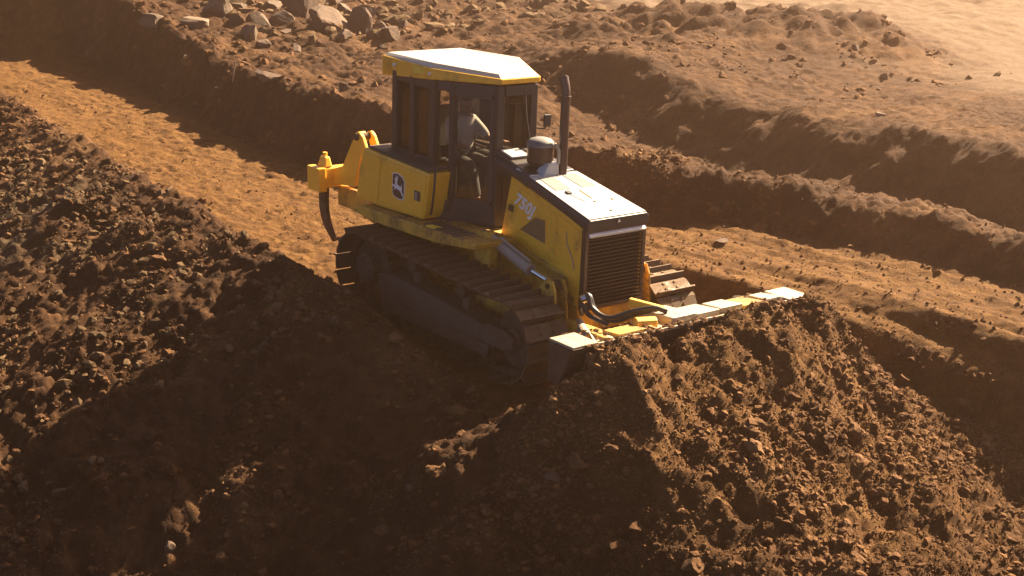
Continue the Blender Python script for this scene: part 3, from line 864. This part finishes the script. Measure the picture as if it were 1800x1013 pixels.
def wall(a, b, z0, z1, th, name, mat, inset=0.0, bev=.004, lbl=None):
    a, b = Vector(a), Vector(b); t = (b - a).normalized(); nrm = Vector((t.y, -t.x))
    a2, b2 = a + t * inset, b - t * inset
    return MB().loft([[(*(a2 + nrm * th / 2), z0), (*(b2 + nrm * th / 2), z0), (*(b2 - nrm * th / 2), z0), (*(a2 - nrm * th / 2), z0)],
                      [(*(a2 + nrm * th / 2), z1), (*(b2 + nrm * th / 2), z1), (*(b2 - nrm * th / 2), z1), (*(a2 - nrm * th / 2), z1)]]).build(name, mat, cabb, bev, label=lbl)
IN = [(x, y * .95) for x, y in CP]
# top rails and sills
for k in range(6):
    a, b = IN[k], IN[(k + 1) % 6]
    wall(a, b, 2.82, ZR, .07, 'top_rail', 'dark', .05)
    if k in (0, 4):
        wall(a, b, 1.42, ZS, .05, 'lower_panel', 'dark', .05)
        wall(a, b, ZS + .001, ZS + .05, .07, 'window_sill', 'dark', .05)
    if k == 5: wall(a, b, 1.42, 1.9, .05, 'lower_panel', 'dark', .05)
    if k == 2: wall(a, b, 1.42, 2.14, .05, 'lower_panel', 'dark', .05)
    if k in (1, 3):
        wall(a, b, 1.42, 1.56, .06, 'door_sill', 'dark', .05)
# panes
def pane(a, b, z0, z1, name, i0, i1):
    a, b = Vector(a), Vector(b); t = (b - a).normalized()
    return wall(a + t * i0, b - t * i1, z0, z1, .012, name, 'glass', 0, 0)
for k, s in ((0, 1), (4, -1)):
    a, b = (IN[0], IN[1]) if k == 0 else (IN[5], IN[4])
    pane(a, b, ZS + .05, 2.82, 'quarter_window', .05, .51)
    pane(a, b, ZS + .05, 2.82, 'side_window', .47, .05)
for a, b in ((IN[1], IN[2]), (IN[4], IN[3])):
    dr = pane(a, b, 1.56, 2.82, 'door_glass', .24, .05)
    t = (Vector(b) - Vector(a)).normalized()
    sgn = -1 if a[1] < 0 else 1
    pa = Vector(a) + t * .24; nrm = Vector((t.y, -t.x)) * (1 if a[1] < 0 else -1)
    p1 = pa + nrm * .02; p2 = Vector(b) - t * .08 + nrm * .02
    fr = MB()
    for z in (1.575, 2.80):
        fr.beam((*p1, z), (*p2, z), .03, .05)
    for p in (p1, p2):
        fr.beam((*p, 1.6), (*p, 2.775), .03, .05, (t.x, t.y, 0))
    fr.build('door_frame', 'dark', dr, .004)
    hp = pa + t * .06 + nrm * .05
    MB().tube(spline([(*hp, 1.95), (*(hp + nrm * .03), 2.0), (*(hp + nrm * .03), 2.2), (*hp, 2.25)], 5), .011, 8).build('door_handle', 'black', dr, smooth=True)
pane(IN[2], IN[3], 2.14, 2.82, 'windshield', .05, .05)
pane(IN[5], IN[0], 1.9, 2.82, 'rear_window', .05, .05)
# wiper, mirrors and lamp
MB().tube([(1.475, .08, 2.86), (1.49, .10, 2.6), (1.48, .17, 2.30)], .010, 6).build('wiper', 'black', cabb)
MB().tube(spline([(1.40, .27, 2.42), (1.50, .36, 2.42), (1.52, .38, 2.48)], 5), .010, 6).build('mirror_arm', 'black', cabb)
MB().box(1.50, 1.53, .34, .44, 2.44, 2.58).build('mirror', 'black', cabb, .008)
# roof: thick behind (air unit), thin and narrow in front
rp = [(-.44, -.59), (.70, -.68), (1.50, -.28), (1.50, .28), (.70, .68), (-.44, .59)]
zb = [2.84, 2.932, 2.955, 2.955, 2.932, 2.84]; ztp = [3.075, 3.065, 3.02, 3.02, 3.065, 3.075]
roof = MB().loft([[(x, y, z) for (x, y), z in zip(rp, zb)], [(x, y, z) for (x, y), z in zip(rp, ztp)]]).build('roof', 'yellow', cabb, .012, label='cab roof with yellow edges and sun glare painted pale on top')
MB().loft([[(x * .985 + .004, y * .975, z + .001) for (x, y), z in zip(rp, ztp)], [(x * .93 + .02, y * .90, z + .035) for (x, y), z in zip(rp, [3.075, 3.085, 3.03, 3.03, 3.085, 3.075])]]).build('roof_skin', 'roof', roof, .006)
lv = MB()
for k in range(7):
    y = -.50 + k * .166
    lv.box(-.462, -.441, y - .05, y + .05, 2.87, 3.03)
lv.build('roof_louvre', 'yellow', roof, .003)
sl = MB()
for k in range(6):
    sl.box(-.40 + k * .035, -.38 + k * .035, -.612 - .0079 * k * .35, -.590, 2.88, 3.03)
sl.build('side_louvre', 'yellow', roof, .003)
MB().tube([(-.10, -.625, 3.0), (-.10, -.655, 3.0)], .022, 12).build('roof_lamp', 'lamp', roof)
MB().tube([(.69, -.675, 3.0), (.69, -.70, 3.0)], .018, 12).build('marker_lamp', 'lamp', roof)
MB().box(.33, .56, -.672, -.650, 2.965, 3.04).build('roof_decal', 'decal_yellow', roof, .003)
# inside the cab
seat = MB().box(.12, .62, -.25, .25, 1.72, 1.86).build('operator_seat', 'seat', cabb, .05, seg=3)
MB().loft([[(.06, -.24, 1.84), (.20, -.24, 1.84), (.20, .24, 1.84), (.06, .24, 1.84)], [(-.06, -.20, 2.50), (.06, -.20, 2.50), (.06, .20, 2.50), (-.06, .20, 2.50)]]).build('seat_back', 'seat', seat, .05, seg=3)
MB().box(.2, .55, -.18, .18, 1.42, 1.72).build('seat_pedestal', 'black', seat, .02)
for s in (-1, 1):
    MB().box(.10, .70, s * .36 - .07, s * .36 + .07, 1.42, 1.98).build('armrest_console', 'black', cabb, .03)
    MB().tube([(.62, s * .36, 1.98), (.66, s * .35, 2.14)], [.012, .016], 8).build('control_lever', 'black', cabb)
MB().loft([[(1.15, -.26, 1.42), (1.40, -.22, 1.42), (1.40, .22, 1.42), (1.15, .26, 1.42)], [(1.22, -.24, 2.12), (1.40, -.22, 2.16), (1.40, .22, 2.16), (1.22, .24, 2.12)]]).build('dashboard', 'black', cabb, .02)
MB().tube([(1.0, .1, 1.42), (1.12, .1, 1.56)], .03, 8).build('decelerator_pedal', 'black', cabb)
# far-side interior sun visor and lamp bar seen through the door
MB().box(1.10, 1.36, -.02, .20, 2.70, 2.715).build('sun_visor', 'pad', cabb)

# ---- blade: lift cylinders, push frame, moldboard
for s in (-1, 1):
    y = s * .60
    ly = MB().tube([(1.80, y, 1.32), (2.50, y, 1.13)], .062, 18).build('lift_cylinder', 'cyl', DZ, .006)
    MB().tube([(2.50, y, 1.13), (2.53, y, 1.122)], .068, 18).build('gland_nut', 'cyl', ly)
    MB().tube([(2.53, y, 1.122), (2.93, y, 1.06)], .028, 14).build('cylinder_rod', 'chrome', ly)
    MB().tube([(2.00, y + s * .0, 1.355), (2.52, y, 1.213)], .016, 8).build('hydraulic_pipe', 'cyl', ly)
    MB().tube([(2.94, y - .05, 1.055), (2.94, y + .05, 1.055)], .055, 16).build('rod_eye', 'steel', ly)
    br = MB()
    for dy in (-.075, .075):
        br.prism_y([(2.74, .92), (2.80, 1.04), (2.90, 1.13), (3.00, 1.12), (3.05, 1.02), (3.10, .60), (2.90, .55)], y + dy - .014, y + dy + .014)
    br.build('lift_bracket', 'yellow_dirty', DZ, .006)
    MB().tube([(2.94, y - .11, 1.055), (2.94, y + .11, 1.055)], .030, 12).build('lift_pin', 'steel', DZ)
    MB().prism_y([(1.62, 1.05), (1.66, 1.38), (1.84, 1.40), (1.92, 1.28), (1.90, 1.0)], y - .09, y + .03).build('cylinder_mount', 'yellow_dirty', DZ, .012)
    # push arms of the C frame
    MB().loft([[(.9, y - .07, .32), (.9, y + .07, .32), (.9, y + .07, .58), (.9, y - .07, .58)], [(2.9, y - .07, .42), (2.9, y + .07, .42), (2.9, y + .07, .72), (2.9, y - .07, .72)],
               [(3.5, y * .75 - .07, .40), (3.5, y * .75 + .07, .40), (3.5, y * .75 + .07, .68), (3.5, y * .75 - .07, .68)], [(3.95, y * .35 - .1, .36), (3.95, y * .35 + .1, .36), (3.95, y * .35 + .1, .66), (3.95, y * .35 - .1, .66)]]).build('push_arm', 'yellow_dirty', DZ, .015)
    # angle cylinders
    ac = MB().tube([(3.15, s * .42, .66), (3.65, s * .72, .66)], .055, 16).build('angle_cylinder', 'cyl', DZ, .005)
    MB().tube([(3.65, s * .72, .66), (4.12, s * 1.0, .64)], .026, 12).build('cylinder_rod', 'chrome', ac)

prof = []                      # concave moldboard section (x, z), front face
for k in range(15):
    t = k / 14
    prof.append((4.30 + .20 * (2 * t - 1) ** 2 + (.0 if t > .2 else (.2 - t) * .3), -.12 + t * 1.09))
hwid = 1.66
def mold(y0, y1, off=0.0, th=.028):
    f = [(x + off, z) for x, z in prof]; b = [(x + off - th, z) for x, z in prof[::-1]]
    return MB().prism_y(f + b, y0, y1)
blade = mold(-hwid, hwid).build('blade', 'blade', DZ, 0, label='wide curved steel blade with pale corner plates')
MB().loft([[(4.50, -hwid, -.17), (4.50, hwid, -.17), (4.53, hwid, -.16), (4.53, -hwid, -.16)], [(4.52, -hwid, .02), (4.52, hwid, .02), (4.55, hwid, .02), (4.55, -hwid, .02)]]).build('cutting_edge', 'steel', blade)
# worn spill lip bent up along the top
lip = []
for k in range(41):
    y = -hwid + .30 + k * (2 * hwid - .60) / 40
    dz = .004 * math.sin(y * 5.2) + .003 * math.sin(y * 13 + 1)
    lip.append([(4.478, y, .955 + dz), (4.505, y, .96 + dz), (4.51, y, .992 + dz), (4.482, y, .988 + dz)])
MB().loft(lip).build('spill_lip', 'pad', blade, .004)
MB().box(4.02, 4.30, -hwid + .05, hwid - .05, .10, .30).build('lower_beam', 'blade', blade, .01)
up = MB()
for k in range(2):
    pass
MB().loft([[(4.18, -1.30, .84), (4.40, -1.30, .86), (4.44, -1.30, .955), (4.20, -1.30, .94)], [(4.18, 1.30, .84), (4.40, 1.30, .86), (4.44, 1.30, .955), (4.20, 1.30, .94)]]).build('upper_beam', 'pad', blade, .008)
for s in (-1, 1):
    y0, y1 = s * 1.34, s * 1.66
    MB().box(4.14, 4.49, min(y0, y1), max(y0, y1), .965, .995).build('corner_plate', 'pad', blade, .008)
    MB().prism_y([(4.15, .60), (4.15, .962), (4.47, .962), (4.40, .75), (4.30, .55)], y1 - .012, y1 + .012).build('end_plate', 'blade', blade, .004)
    MB().prism_y([(4.15, .70), (4.15, .962), (4.44, .962), (4.30, .70)], y0 - .012, y0 + .012).build('gusset', 'yellow_dirty', blade, .004)
    # sloping brace plates running up to the corner
    MB().loft([[(3.98, s * 1.02, .93), (4.02, s * 1.02, .90), (4.44, s * 1.30, .93), (4.40, s * 1.30, .98)], [(3.98, s * 1.05, .95), (4.02, s * 1.06, .92), (4.44, s * 1.335, .95), (4.40, s * 1.335, 1.0)]]).build('corner_brace', 'pad', blade, .004)
# boxes and ribs along the back of the blade, lit from behind
for y0, y1, x0, z1, mt in ((-.28, .06, 3.96, 1.03, 'pad'), (.065, .40, 4.06, 1.015, 'pad'), (.405, .74, 4.10, 1.022, 'pad'), (.745, 1.08, 4.08, .995, 'yellow_dirty'), (1.085, 1.33, 4.12, 1.01, 'pad'), (-1.0, -.62, 4.14, .985, 'yellow_dirty')):
    MB().loft([[(x0, y0, .70), (4.34, y0, .70), (4.34, y1, .70), (x0, y1, .70)], [(x0, y0 + .02, z1 - .03), (4.40, y0, z1), (4.40, y1, z1), (x0, y1 - .02, z1 - .03)]]).build('back_box', mt, blade, .012)
for y in (-1.15, -.52):
    MB().prism_y([(4.06, .30), (4.10, .92), (4.18, .975), (4.44, .975), (4.33, .6), (4.30, .3)], y - .02, y + .02).build('back_rib', 'yellow_dirty', blade, .003)
MB().tube([(4.20, -.60, .96), (4.28, -.40, .96)], .075, 14).build('pivot_knuckle', 'yellow', blade, .006)
MB().beam((3.70, -.22, 1.0), (4.06, -.06, .97), .06, .10).build('pitch_link', 'yellow', DZ, .008)
# hoses from the nose to the blade
hs = [((3.24, -.42, .86), (3.36, -.52, 1.02), (3.44, -.56, 1.06), (3.50, -.55, .94), (3.70, -.50, .88), (3.95, -.40, 1.0), (4.12, -.28, 1.06), (4.24, -.20, 1.04)),
      ((3.24, -.36, .84), (3.34, -.46, .98), (3.42, -.52, 1.04), (3.50, -.50, .90), (3.72, -.44, .84), (3.97, -.32, .98), (4.10, -.20, 1.02)),
      ((3.26, -.48, .80), (3.38, -.60, .93), (3.44, -.62, .96), (3.50, -.58, .86), (3.68, -.48, .80))]
for p in hs:
    MB().tube(spline(p, 7), .026, 10).build('hydraulic_hose', 'rubber', DZ, smooth=True)
MB().tube([(3.37, -.60, 1.0), (3.40, -.52, 1.03)], .045, 12).build('hose_clamp', 'chrome', DZ)
MB().tube([(3.35, -.50, .98), (3.39, -.46, 1.0)], .04, 12).build('hose_clamp', 'chrome', DZ)

# ---- ripper at the rear
rip = MB().prism_y([(-1.92, 1.20), (-1.94, 1.44), (-1.72, 1.46), (-1.68, 1.20)], -.70, .70).build('ripper', 'yellow', DZ, .015, label='yellow rear ripper with cross beam and curved shank')
for s in (-1, 1):
    y = s * .46
    MB().prism_y([(-1.72, 1.24), (-1.74, 1.44), (-1.50, 1.52), (-1.28, 1.86), (-1.16, 2.02), (-1.06, 2.04), (-1.00, 1.96), (-1.06, 1.72), (-1.22, 1.30)], y - .035, y + .035).build('ripper_link', 'yellow', rip, .012)
    MB().prism_y([(-1.08, 2.02), (-1.0, 2.05), (-.92, 2.0), (-.62, 1.55), (-.62, 1.35), (-.74, 1.40)], y - .11, y - .06).build('upper_arm', 'yellow', rip, .012)
    MB().prism_y([(-1.08, 2.02), (-1.0, 2.05), (-.92, 2.0), (-.62, 1.55), (-.62, 1.35), (-.74, 1.40)], y + .06, y + .11).build('upper_arm', 'yellow', rip, .012)
    MB().tube([(-1.02, y - .14, 1.98), (-1.02, y + .14, 1.98)], .045, 14).build('link_pin', 'steel', rip, .004)
    rc = MB().tube([(-.66, y * .55, .95), (-1.20, y * .55, 1.20)], .06, 14).build('ripper_cylinder', 'cyl', rip, .005)
    MB().tube([(-1.20, y * .55, 1.20), (-1.66, y * .55, 1.36)], .03, 12).build('cylinder_rod', 'chrome', rc)
    MB().prism_y([(-1.75, .95), (-1.75, 1.22), (-1.3, 1.22), (-.62, .98), (-.62, .82), (-1.3, .95)], y * .8 - .04, y * .8 + .04).build('lower_link', 'yellow_dirty', rip, .012)
MB().loft([[(-1.96, -.74, 1.16), (-1.66, -.74, 1.16), (-1.66, -.62, 1.16), (-1.96, -.62, 1.16)], [(-1.98, -.74, 1.47), (-1.70, -.74, 1.47), (-1.70, -.62, 1.47), (-1.98, -.62, 1.47)]]).build('beam_end_pocket', 'yellow', rip, .012)
MB().loft([[(-1.92, -.62, 1.462), (-1.72, -.62, 1.462), (-1.72, -.50, 1.462), (-1.92, -.50, 1.462)], [(-1.88, -.60, 1.60), (-1.76, -.60, 1.60), (-1.76, -.52, 1.60), (-1.88, -.52, 1.60)]]).build('shank_head', 'yellow', rip, .02)
MB().tube([(-1.82, -.56, 1.60), (-1.82, -.56, 1.65)], .03, 10).build('shank_pin', 'yellow', rip)
shk = []
for x, z, wd in ((-1.84, 1.24, .085), (-1.85, 1.05, .085), (-1.84, .90, .085), (-1.80, .78, .08), (-1.73, .67, .075), (-1.64, .58, .05), (-1.57, .53, .02)):
    shk.append([(x - wd, -.59, z), (x + wd, -.59, z), (x + wd, -.53, z), (x - wd, -.53, z)])
shk[-1] = [(-1.60, -.585, .50), (-1.54, -.585, .53), (-1.54, -.535, .53), (-1.60, -.535, .50)]
MB().loft(shk).build('ripper_shank', 'steel', rip, .008)

# ------------------------------------------------------------------ operator in the cab
def skinned(name, verts, edges, rads, mat, parent=None, sub=2, root=0):
    me = bpy.data.meshes.new(name)
    me.from_pydata(verts, edges, [])
    o = bpy.data.objects.new(name, me)
    COL.objects.link(o)
    md = o.modifiers.new('skin', 'SKIN'); md.use_smooth_shade = True
    me.skin_vertices[0].data[root].use_root = True
    for k, r in enumerate(rads):
        me.skin_vertices[0].data[k].radius = (r, r) if not isinstance(r, tuple) else r
    o.modifiers.new('sub', 'SUBSURF').levels = sub
    o.modifiers['sub'].render_levels = sub
    bpy.context.view_layer.update()
    m2 = bpy.data.meshes.new_from_object(o.evaluated_get(bpy.context.evaluated_depsgraph_get()))
    bpy.data.objects.remove(o)
    m2.name = name
    m2.materials.clear(); m2.materials.append(M[mat])
    m2.polygons.foreach_set('use_smooth', [True] * len(m2.polygons))
    o = bpy.data.objects.new(name, m2)
    COL.objects.link(o)
    if parent is not None: o.parent = parent
    return o

# seated, leaning a little forward, hands out to the controls (X forward, right side is -Y)
J = {'pel': (.34, 0, 1.93), 'waist': (.36, 0, 2.08), 'chest': (.40, 0, 2.28), 'neck': (.43, 0, 2.43), 'nk2': (.45, 0, 2.50)}
for n_, s in (('r', -1), ('l', 1)):
    J.update({n_ + 'sh': (.42, s * .17, 2.36), n_ + 'el': (.58, s * .26, 2.16), n_ + 'wr': (.80, s * .30, 2.15), n_ + 'hd': (.87, s * .30, 2.15),
              n_ + 'hip': (.36, s * .09, 1.92), n_ + 'kn': (.78, s * .14, 1.90), n_ + 'an': (.92, s * .14, 1.52), n_ + 'toe': (1.06, s * .15, 1.46)})
    for f, (dy, dz, ln) in enumerate(((.035, .0, .05), (.018, .012, .075), (0, .014, .08), (-.018, .012, .075), (-.034, .006, .06))):
        J[n_ + 'f%da' % f] = (.89 + (ln if f else .02) * .5, s * .30 + dy, 2.15 + dz)
        J[n_ + 'f%db' % f] = (.89 + ln, s * .30 + dy * 1.1, 2.13 + dz)
keys = list(J)
E_ = [('pel', 'waist'), ('waist', 'chest'), ('chest', 'neck'), ('neck', 'nk2')]
for n_ in 'rl':
    E_ += [('chest', n_ + 'sh'), (n_ + 'sh', n_ + 'el'), (n_ + 'el', n_ + 'wr'), (n_ + 'wr', n_ + 'hd'), ('pel', n_ + 'hip'), (n_ + 'hip', n_ + 'kn'), (n_ + 'kn', n_ + 'an'), (n_ + 'an', n_ + 'toe')]
    for f in range(5):
        E_ += [(n_ + 'hd', n_ + 'f%da' % f), (n_ + 'f%da' % f, n_ + 'f%db' % f)]
R_ = {'pel': .14, 'waist': .13, 'chest': .14, 'neck': .06, 'nk2': .055, 'sh': .065, 'el': .045, 'wr': .03, 'hd': .036, 'hip': .085, 'kn': .065, 'an': .045, 'toe': .04}
def rof(k):
    if k in R_: return R_[k]
    return .009 if k[1] == 'f' else R_[k[1:]]
person = skinned('person', [J[k] for k in keys], [(keys.index(a), keys.index(b)) for a, b in E_], [rof(k) for k in keys], 'skin')
# head joined into the same body mesh
bm = bmesh.new(); bm.from_mesh(person.data)
hb = bmesh.ops.create_uvsphere(bm, u_segments=20, v_segments=16, radius=.1)['verts']
for v in hb:
    x, y, z = v.co
    x *= 1.05; y *= .80; z *= 1.22
    if x > .05:
        x += .022 * math.exp(-((y / .014) ** 2 + ((z + .012) / .022) ** 2))               # nose
        x -= .012 * math.exp(-(((abs(y) - .030) / .014) ** 2 + ((z - .012) / .014) ** 2))  # eye sockets
        x += .006 * math.exp(-((y / .022) ** 2 + ((z + .055) / .010) ** 2))               # lips
    y += math.copysign(.014, y) * math.exp(-(((x + .005) / .016) ** 2 + ((z - .0) / .028) ** 2)) if abs(y) > .05 else 0   # ears
    v.co = (x + .475, y, z + 2.60)
bm.to_mesh(person.data); bm.free()
person.data.polygons.foreach_set('use_smooth', [True] * len(person.data.polygons))
tag(person, 'operator in a grey printed shirt seated at the controls inside the cab', 'person')
sh = ['pel', 'waist', 'chest', 'neck', 'rsh', 'rel', 'lsh', 'lel']
se = [('pel', 'waist'), ('waist', 'chest'), ('chest', 'neck'), ('chest', 'rsh'), ('rsh', 'rel'), ('chest', 'lsh'), ('lsh', 'lel')]
skinned('shirt', [J[k] for k in sh], [(sh.index(a), sh.index(b)) for a, b in se], [.16, .155, .165, .075, .085, .062, .085, .062], 'shirt', person)
tk = ['pel', 'rhip', 'rkn', 'ran', 'lhip', 'lkn', 'lan']
te = [('pel', 'rhip'), ('rhip', 'rkn'), ('rkn', 'ran'), ('pel', 'lhip'), ('lhip', 'lkn'), ('lkn', 'lan')]
skinned('trousers', [J[k] for k in tk], [(tk.index(a), tk.index(b)) for a, b in te], [.15, .10, .08, .065, .10, .08, .065], 'trouser', person)
hr = MB()
rings = []
for k in range(7):
    a = k / 6 * math.pi / 2
    rings.append([(.465 + .112 * math.cos(a) * math.cos(2 * math.pi * j / 18), .088 * math.cos(a) * math.sin(2 * math.pi * j / 18), 2.625 + .118 * math.sin(a) - (.03 if math.cos(2 * math.pi * j / 18) < 0 else 0) * math.cos(a)) for j in range(18)])
hr.loft(rings).build('hair', 'hair', person, smooth=True)
pr = MB()
for x0, z0 in ((.33, 2.235), (.38, 2.25), (.43, 2.26), (.35, 2.19), (.41, 2.20), (.46, 2.21)):
    pr.box(x0, x0 + .03, -.178, -.170, z0, z0 + .03)
pr.build('shirt_print', 'shirtw', person)

# soil caked on and spilling over the blade's top edge
def blade_soil():
    rng = random.Random(4)
    shp = [clod_shape(900 + k, 1) for k in range(5)]
    V = []; F = []
    for k in range(330):
        y = rng.uniform(-1.5, 1.62); lip_ = rng.random() < .55
        x = 4.50 + rng.gauss(0, .022) if lip_ else rng.uniform(4.05, 4.45)
        z = .985 if lip_ else .955
        r = (.010 + .034 * rng.random() ** 3)
        vs, fs = shp[k % 5]; b = len(V)
        for q in vs: V.append((x + q[0] * r * 1.3, y + q[1] * r * 1.6, z + q[2] * r * .8))
        for f in fs: F.append(tuple(int(i) + b for i in f))
    m = MB(); m.add(V, F)
    o = m.build('caked_soil', 'clod', blade)
    o['kind'] = 'stuff'
blade_soil()

# ------------------------------------------------------------------ boulders and stones
PIX_F = 2507.84
CR = np.array(CAM_R); CC = np.array(CAM_POS)
def ground_at(u, v):
    """where the line of sight through a photograph point meets the terrain (used once to find the place)"""
    q = np.array([(u - 900) / PIX_F, (v - 506.5) / PIX_F, 1.0]) @ CR
    q /= np.linalg.norm(q)
    ts = np.linspace(8, 90, 1600)
    P_ = CC[None] + ts[:, None] * q[None]
    z = height(P_[:, :1], P_[:, 1:2])[0][:, 0]
    k = np.argmax(P_[:, 2] < z)
    return P_[k, 0], P_[k, 1], z[k], ts[k]

def boulder(name, u, v, px, sq, seed, mat, label, cat, group=None, sub=3):
    x, y, z, t = ground_at(u, v)
    r = px * t / PIX_F
    rr = random.Random(seed)
    bm = bmesh.new()
    bmesh.ops.create_icosphere(bm, subdivisions=sub, radius=1)
    ax = [Vector((rr.gauss(0, 1), rr.gauss(0, 1), rr.gauss(0, .8))).normalized() for _ in range(11)]
    cut = [rr.uniform(.30, .70) for _ in ax]
    for vv in bm.verts:
        for _ in range(2):
            for a, c in zip(ax, cut):
                d = vv.co.dot(a)
                if d > c: vv.co -= a * (d - c)
        vv.co *= rr.uniform(.985, 1.015) * 1.25
    sx_, sy2, sz = sq
    rot = Matrix.Rotation(rr.uniform(0, 6.28), 3, 'Z') @ Matrix.Rotation(rr.uniform(-.3, .3), 3, 'X')
    for vv in bm.verts:
        c = rot @ vv.co
        vv.co = Vector((c.x * sx_ * r, c.y * sy2 * r, c.z * sz * r))
    me = bpy.data.meshes.new(name); bm.to_mesh(me); bm.free()
    me.materials.append(M[mat])
    o = bpy.data.objects.new(name, me)
    o.location = (x, y, z + r * sz * .10)
    COL.objects.link(o)
    return tag(o, label, cat, group)

G1 = 'boulders dumped on the far bank'
ROCKS = [
 (392, 22, 24, (1.1, 1, .9), 'rockw', 'pale angular boulder at the left end of the rock heap'),
 (418, 12, 17, (1, 1, .8), 'rock', 'small grey boulder at the top edge beside the pale angular one'),
 (440, 66, 18, (1.1, .8, 1), 'rockw', 'pale block shaped rock in front of the rock heap'),
 (462, 84, 10, (1, 1, .8), 'rockw', 'small pale rock just below the block shaped rock'),
 (455, 38, 20, (1.2, 1, .8), 'rock', 'grey boulder above the pale block shaped rock'),
 (478, 18, 18, (1, 1, .9), 'rock', 'grey rock near the top edge left of the large brown boulder'),
 (528, 24, 34, (1.2, 1, 1), 'rockb', 'largest brown boulder leaning in the middle of the rock heap'),
 (572, 48, 28, (1.4, 1, .8), 'rockb', 'wedge shaped brown boulder right of the largest one'),
 (556, 8, 20, (1, 1, .9), 'rockb', 'brown rock perched at the top edge over the wedge shaped boulder'),
 (628, 56, 22, (.8, .9, 1.3), 'rockb', 'tall upright brown boulder at the right of the rock heap'),
 (604, 22, 17, (1, 1, .8), 'rock', 'grey rock behind the tall upright boulder'),
 (645, 26, 14, (1.1, 1, .8), 'rock', 'small grey rock right of and above the tall upright boulder'),
 (690, 70, 19, (1.1, 1, .7), 'rockb', 'low brown boulder nearest the cab roof'),
 (708, 50, 11, (1, 1, .8), 'rockb', 'small brown stone above the low boulder nearest the cab roof'),
 (505, 60, 12, (1, 1, .7), 'rock', 'small grey stone at the foot of the largest brown boulder'),
 (345, 44, 20, (1.5, 1, .5), 'rockw', 'flat pale slab at the edge of the dark hollow'),
 (264, 46, 22, (1.4, 1, .55), 'rock', 'flat greyish slab crowning the left spur of the bank'),
 (328, 112, 10, (1, 1, .9), 'rockw', 'rounded white stone on the bank edge'),
 (476, 140, 24, (1.7, 1, .45), 'rockb', 'long flat rock lying on the bank above the dark face'),
 (604, 160, 12, (.7, 1, 1.3), 'rockb', 'upright splinter of rock on the bank left of the cab'),
]
ROCKS += [
 (412, 44, 15, (1.2, 1, .8), 'rockb', 'brown rock between the pale angular boulder and the block shaped rock'),
 (492, 44, 17, (1, 1.1, .9), 'rock', 'grey boulder against the left foot of the largest brown boulder'),
 (600, 70, 15, (1.2, 1, .7), 'rockb', 'low brown rock below the wedge shaped boulder'),
 (660, 56, 14, (1, 1, .9), 'rockb', 'brown rock between the tall upright boulder and the low one'),
 (520, 86, 10, (1.2, 1, .7), 'rock', 'small grey rock alone on the ground under the heap'),
 (672, 88, 9, (1.1, 1, .8), 'rockb', 'small brown rock just left of the cab roof'),
 (585, 8, 16, (1, 1, .9), 'rock', 'grey rock at the top edge between two brown ones'),
 (500, 6, 16, (1.1, 1, .8), 'rockb', 'brown rock at the top edge above the largest boulder'),
]
for k, (u, v, px, sq, mt, lb) in enumerate(ROCKS):
    boulder('boulder', u, v, px * 1.2, sq, 100 + k, mt, lb, 'boulder', G1)
ST = [(970, 850, 11, (1, 1, .9), 'rockb', 'brownish stone lying in the shade in front of the pile'),
      (722, 862, 8, (1.3, 1, .6), 'rockb', 'small flat stone alone in the dark foreground'),
      (590, 572, 9, (.8, 1, 1.1), 'rock', 'grey stone in the shadow beside the near track'),
      (296, 972, 11, (1, 1, 1), 'rockb', 'jagged stone at the bottom left in deep shade'),
      (1078, 968, 13, (1.4, 1, .7), 'clod', 'brown slab of clay at the bottom left of the pile'),
      (1272, 428, 12, (1, 1, .8), 'rockb', 'dark round lump on the lane beyond the machine'),
      (1545, 203, 12, (1.2, 1, .8), 'rockw', 'whitish stone on the shaded bank at right'),
      (1502, 92, 11, (1, 1, .9), 'rockb', 'dark lump on top of the far mound'),
      (1553, 140, 9, (1, 1, .9), 'rockb', 'dark lump on the pale field right of the far mound')]
for k, (u, v, px, sq, mt, lb) in enumerate(ST):
    boulder('stone', u, v, px, sq, 300 + k, mt, lb, 'stone')
# a dry stick standing on the far bank
def stick(u, v, h, lean, r, label):
    x, y, z, t = ground_at(u, v)
    o = MB().tube(spline([(0, 0, -.1), (lean * .4 + .02, 0, h * .5), (lean, .02, h)], 5), [r, r, r * .95, r * .9, r * .9, r * .85, r * .8, r * .75, r * .7, r * .6, r * .5], 7).build('stick', 'wood', None, smooth=True)
    o.location = (x, y, z)
    tag(o, label, 'stick')
stick(409, 145, .45, .10, .022, 'dry stick standing upright on the far bank edge')

# ------------------------------------------------------------------ dusty air
hz_ = MB().box(-120, 40, -40, 140, -20, 14).build('haze', 'black', None)
hm = bpy.data.materials.new('dusty_air'); hm.use_nodes = True
N = hm.node_tree.nodes; N.remove(N['Principled BSDF'])
pv = N.new('ShaderNodeVolumePrincipled')
pv.inputs['Color'].default_value = (.97, .60, .38, 1)
pv.inputs['Density'].default_value = .0029
pv.inputs['Anisotropy'].default_value = .82
hm.node_tree.links.new(pv.outputs[0], N['Material Output'].inputs['Volume'])
hz_.data.materials.clear(); hz_.data.materials.append(hm)
tag(hz_, 'warm dusty air over the whole site', 'haze', kind='stuff')
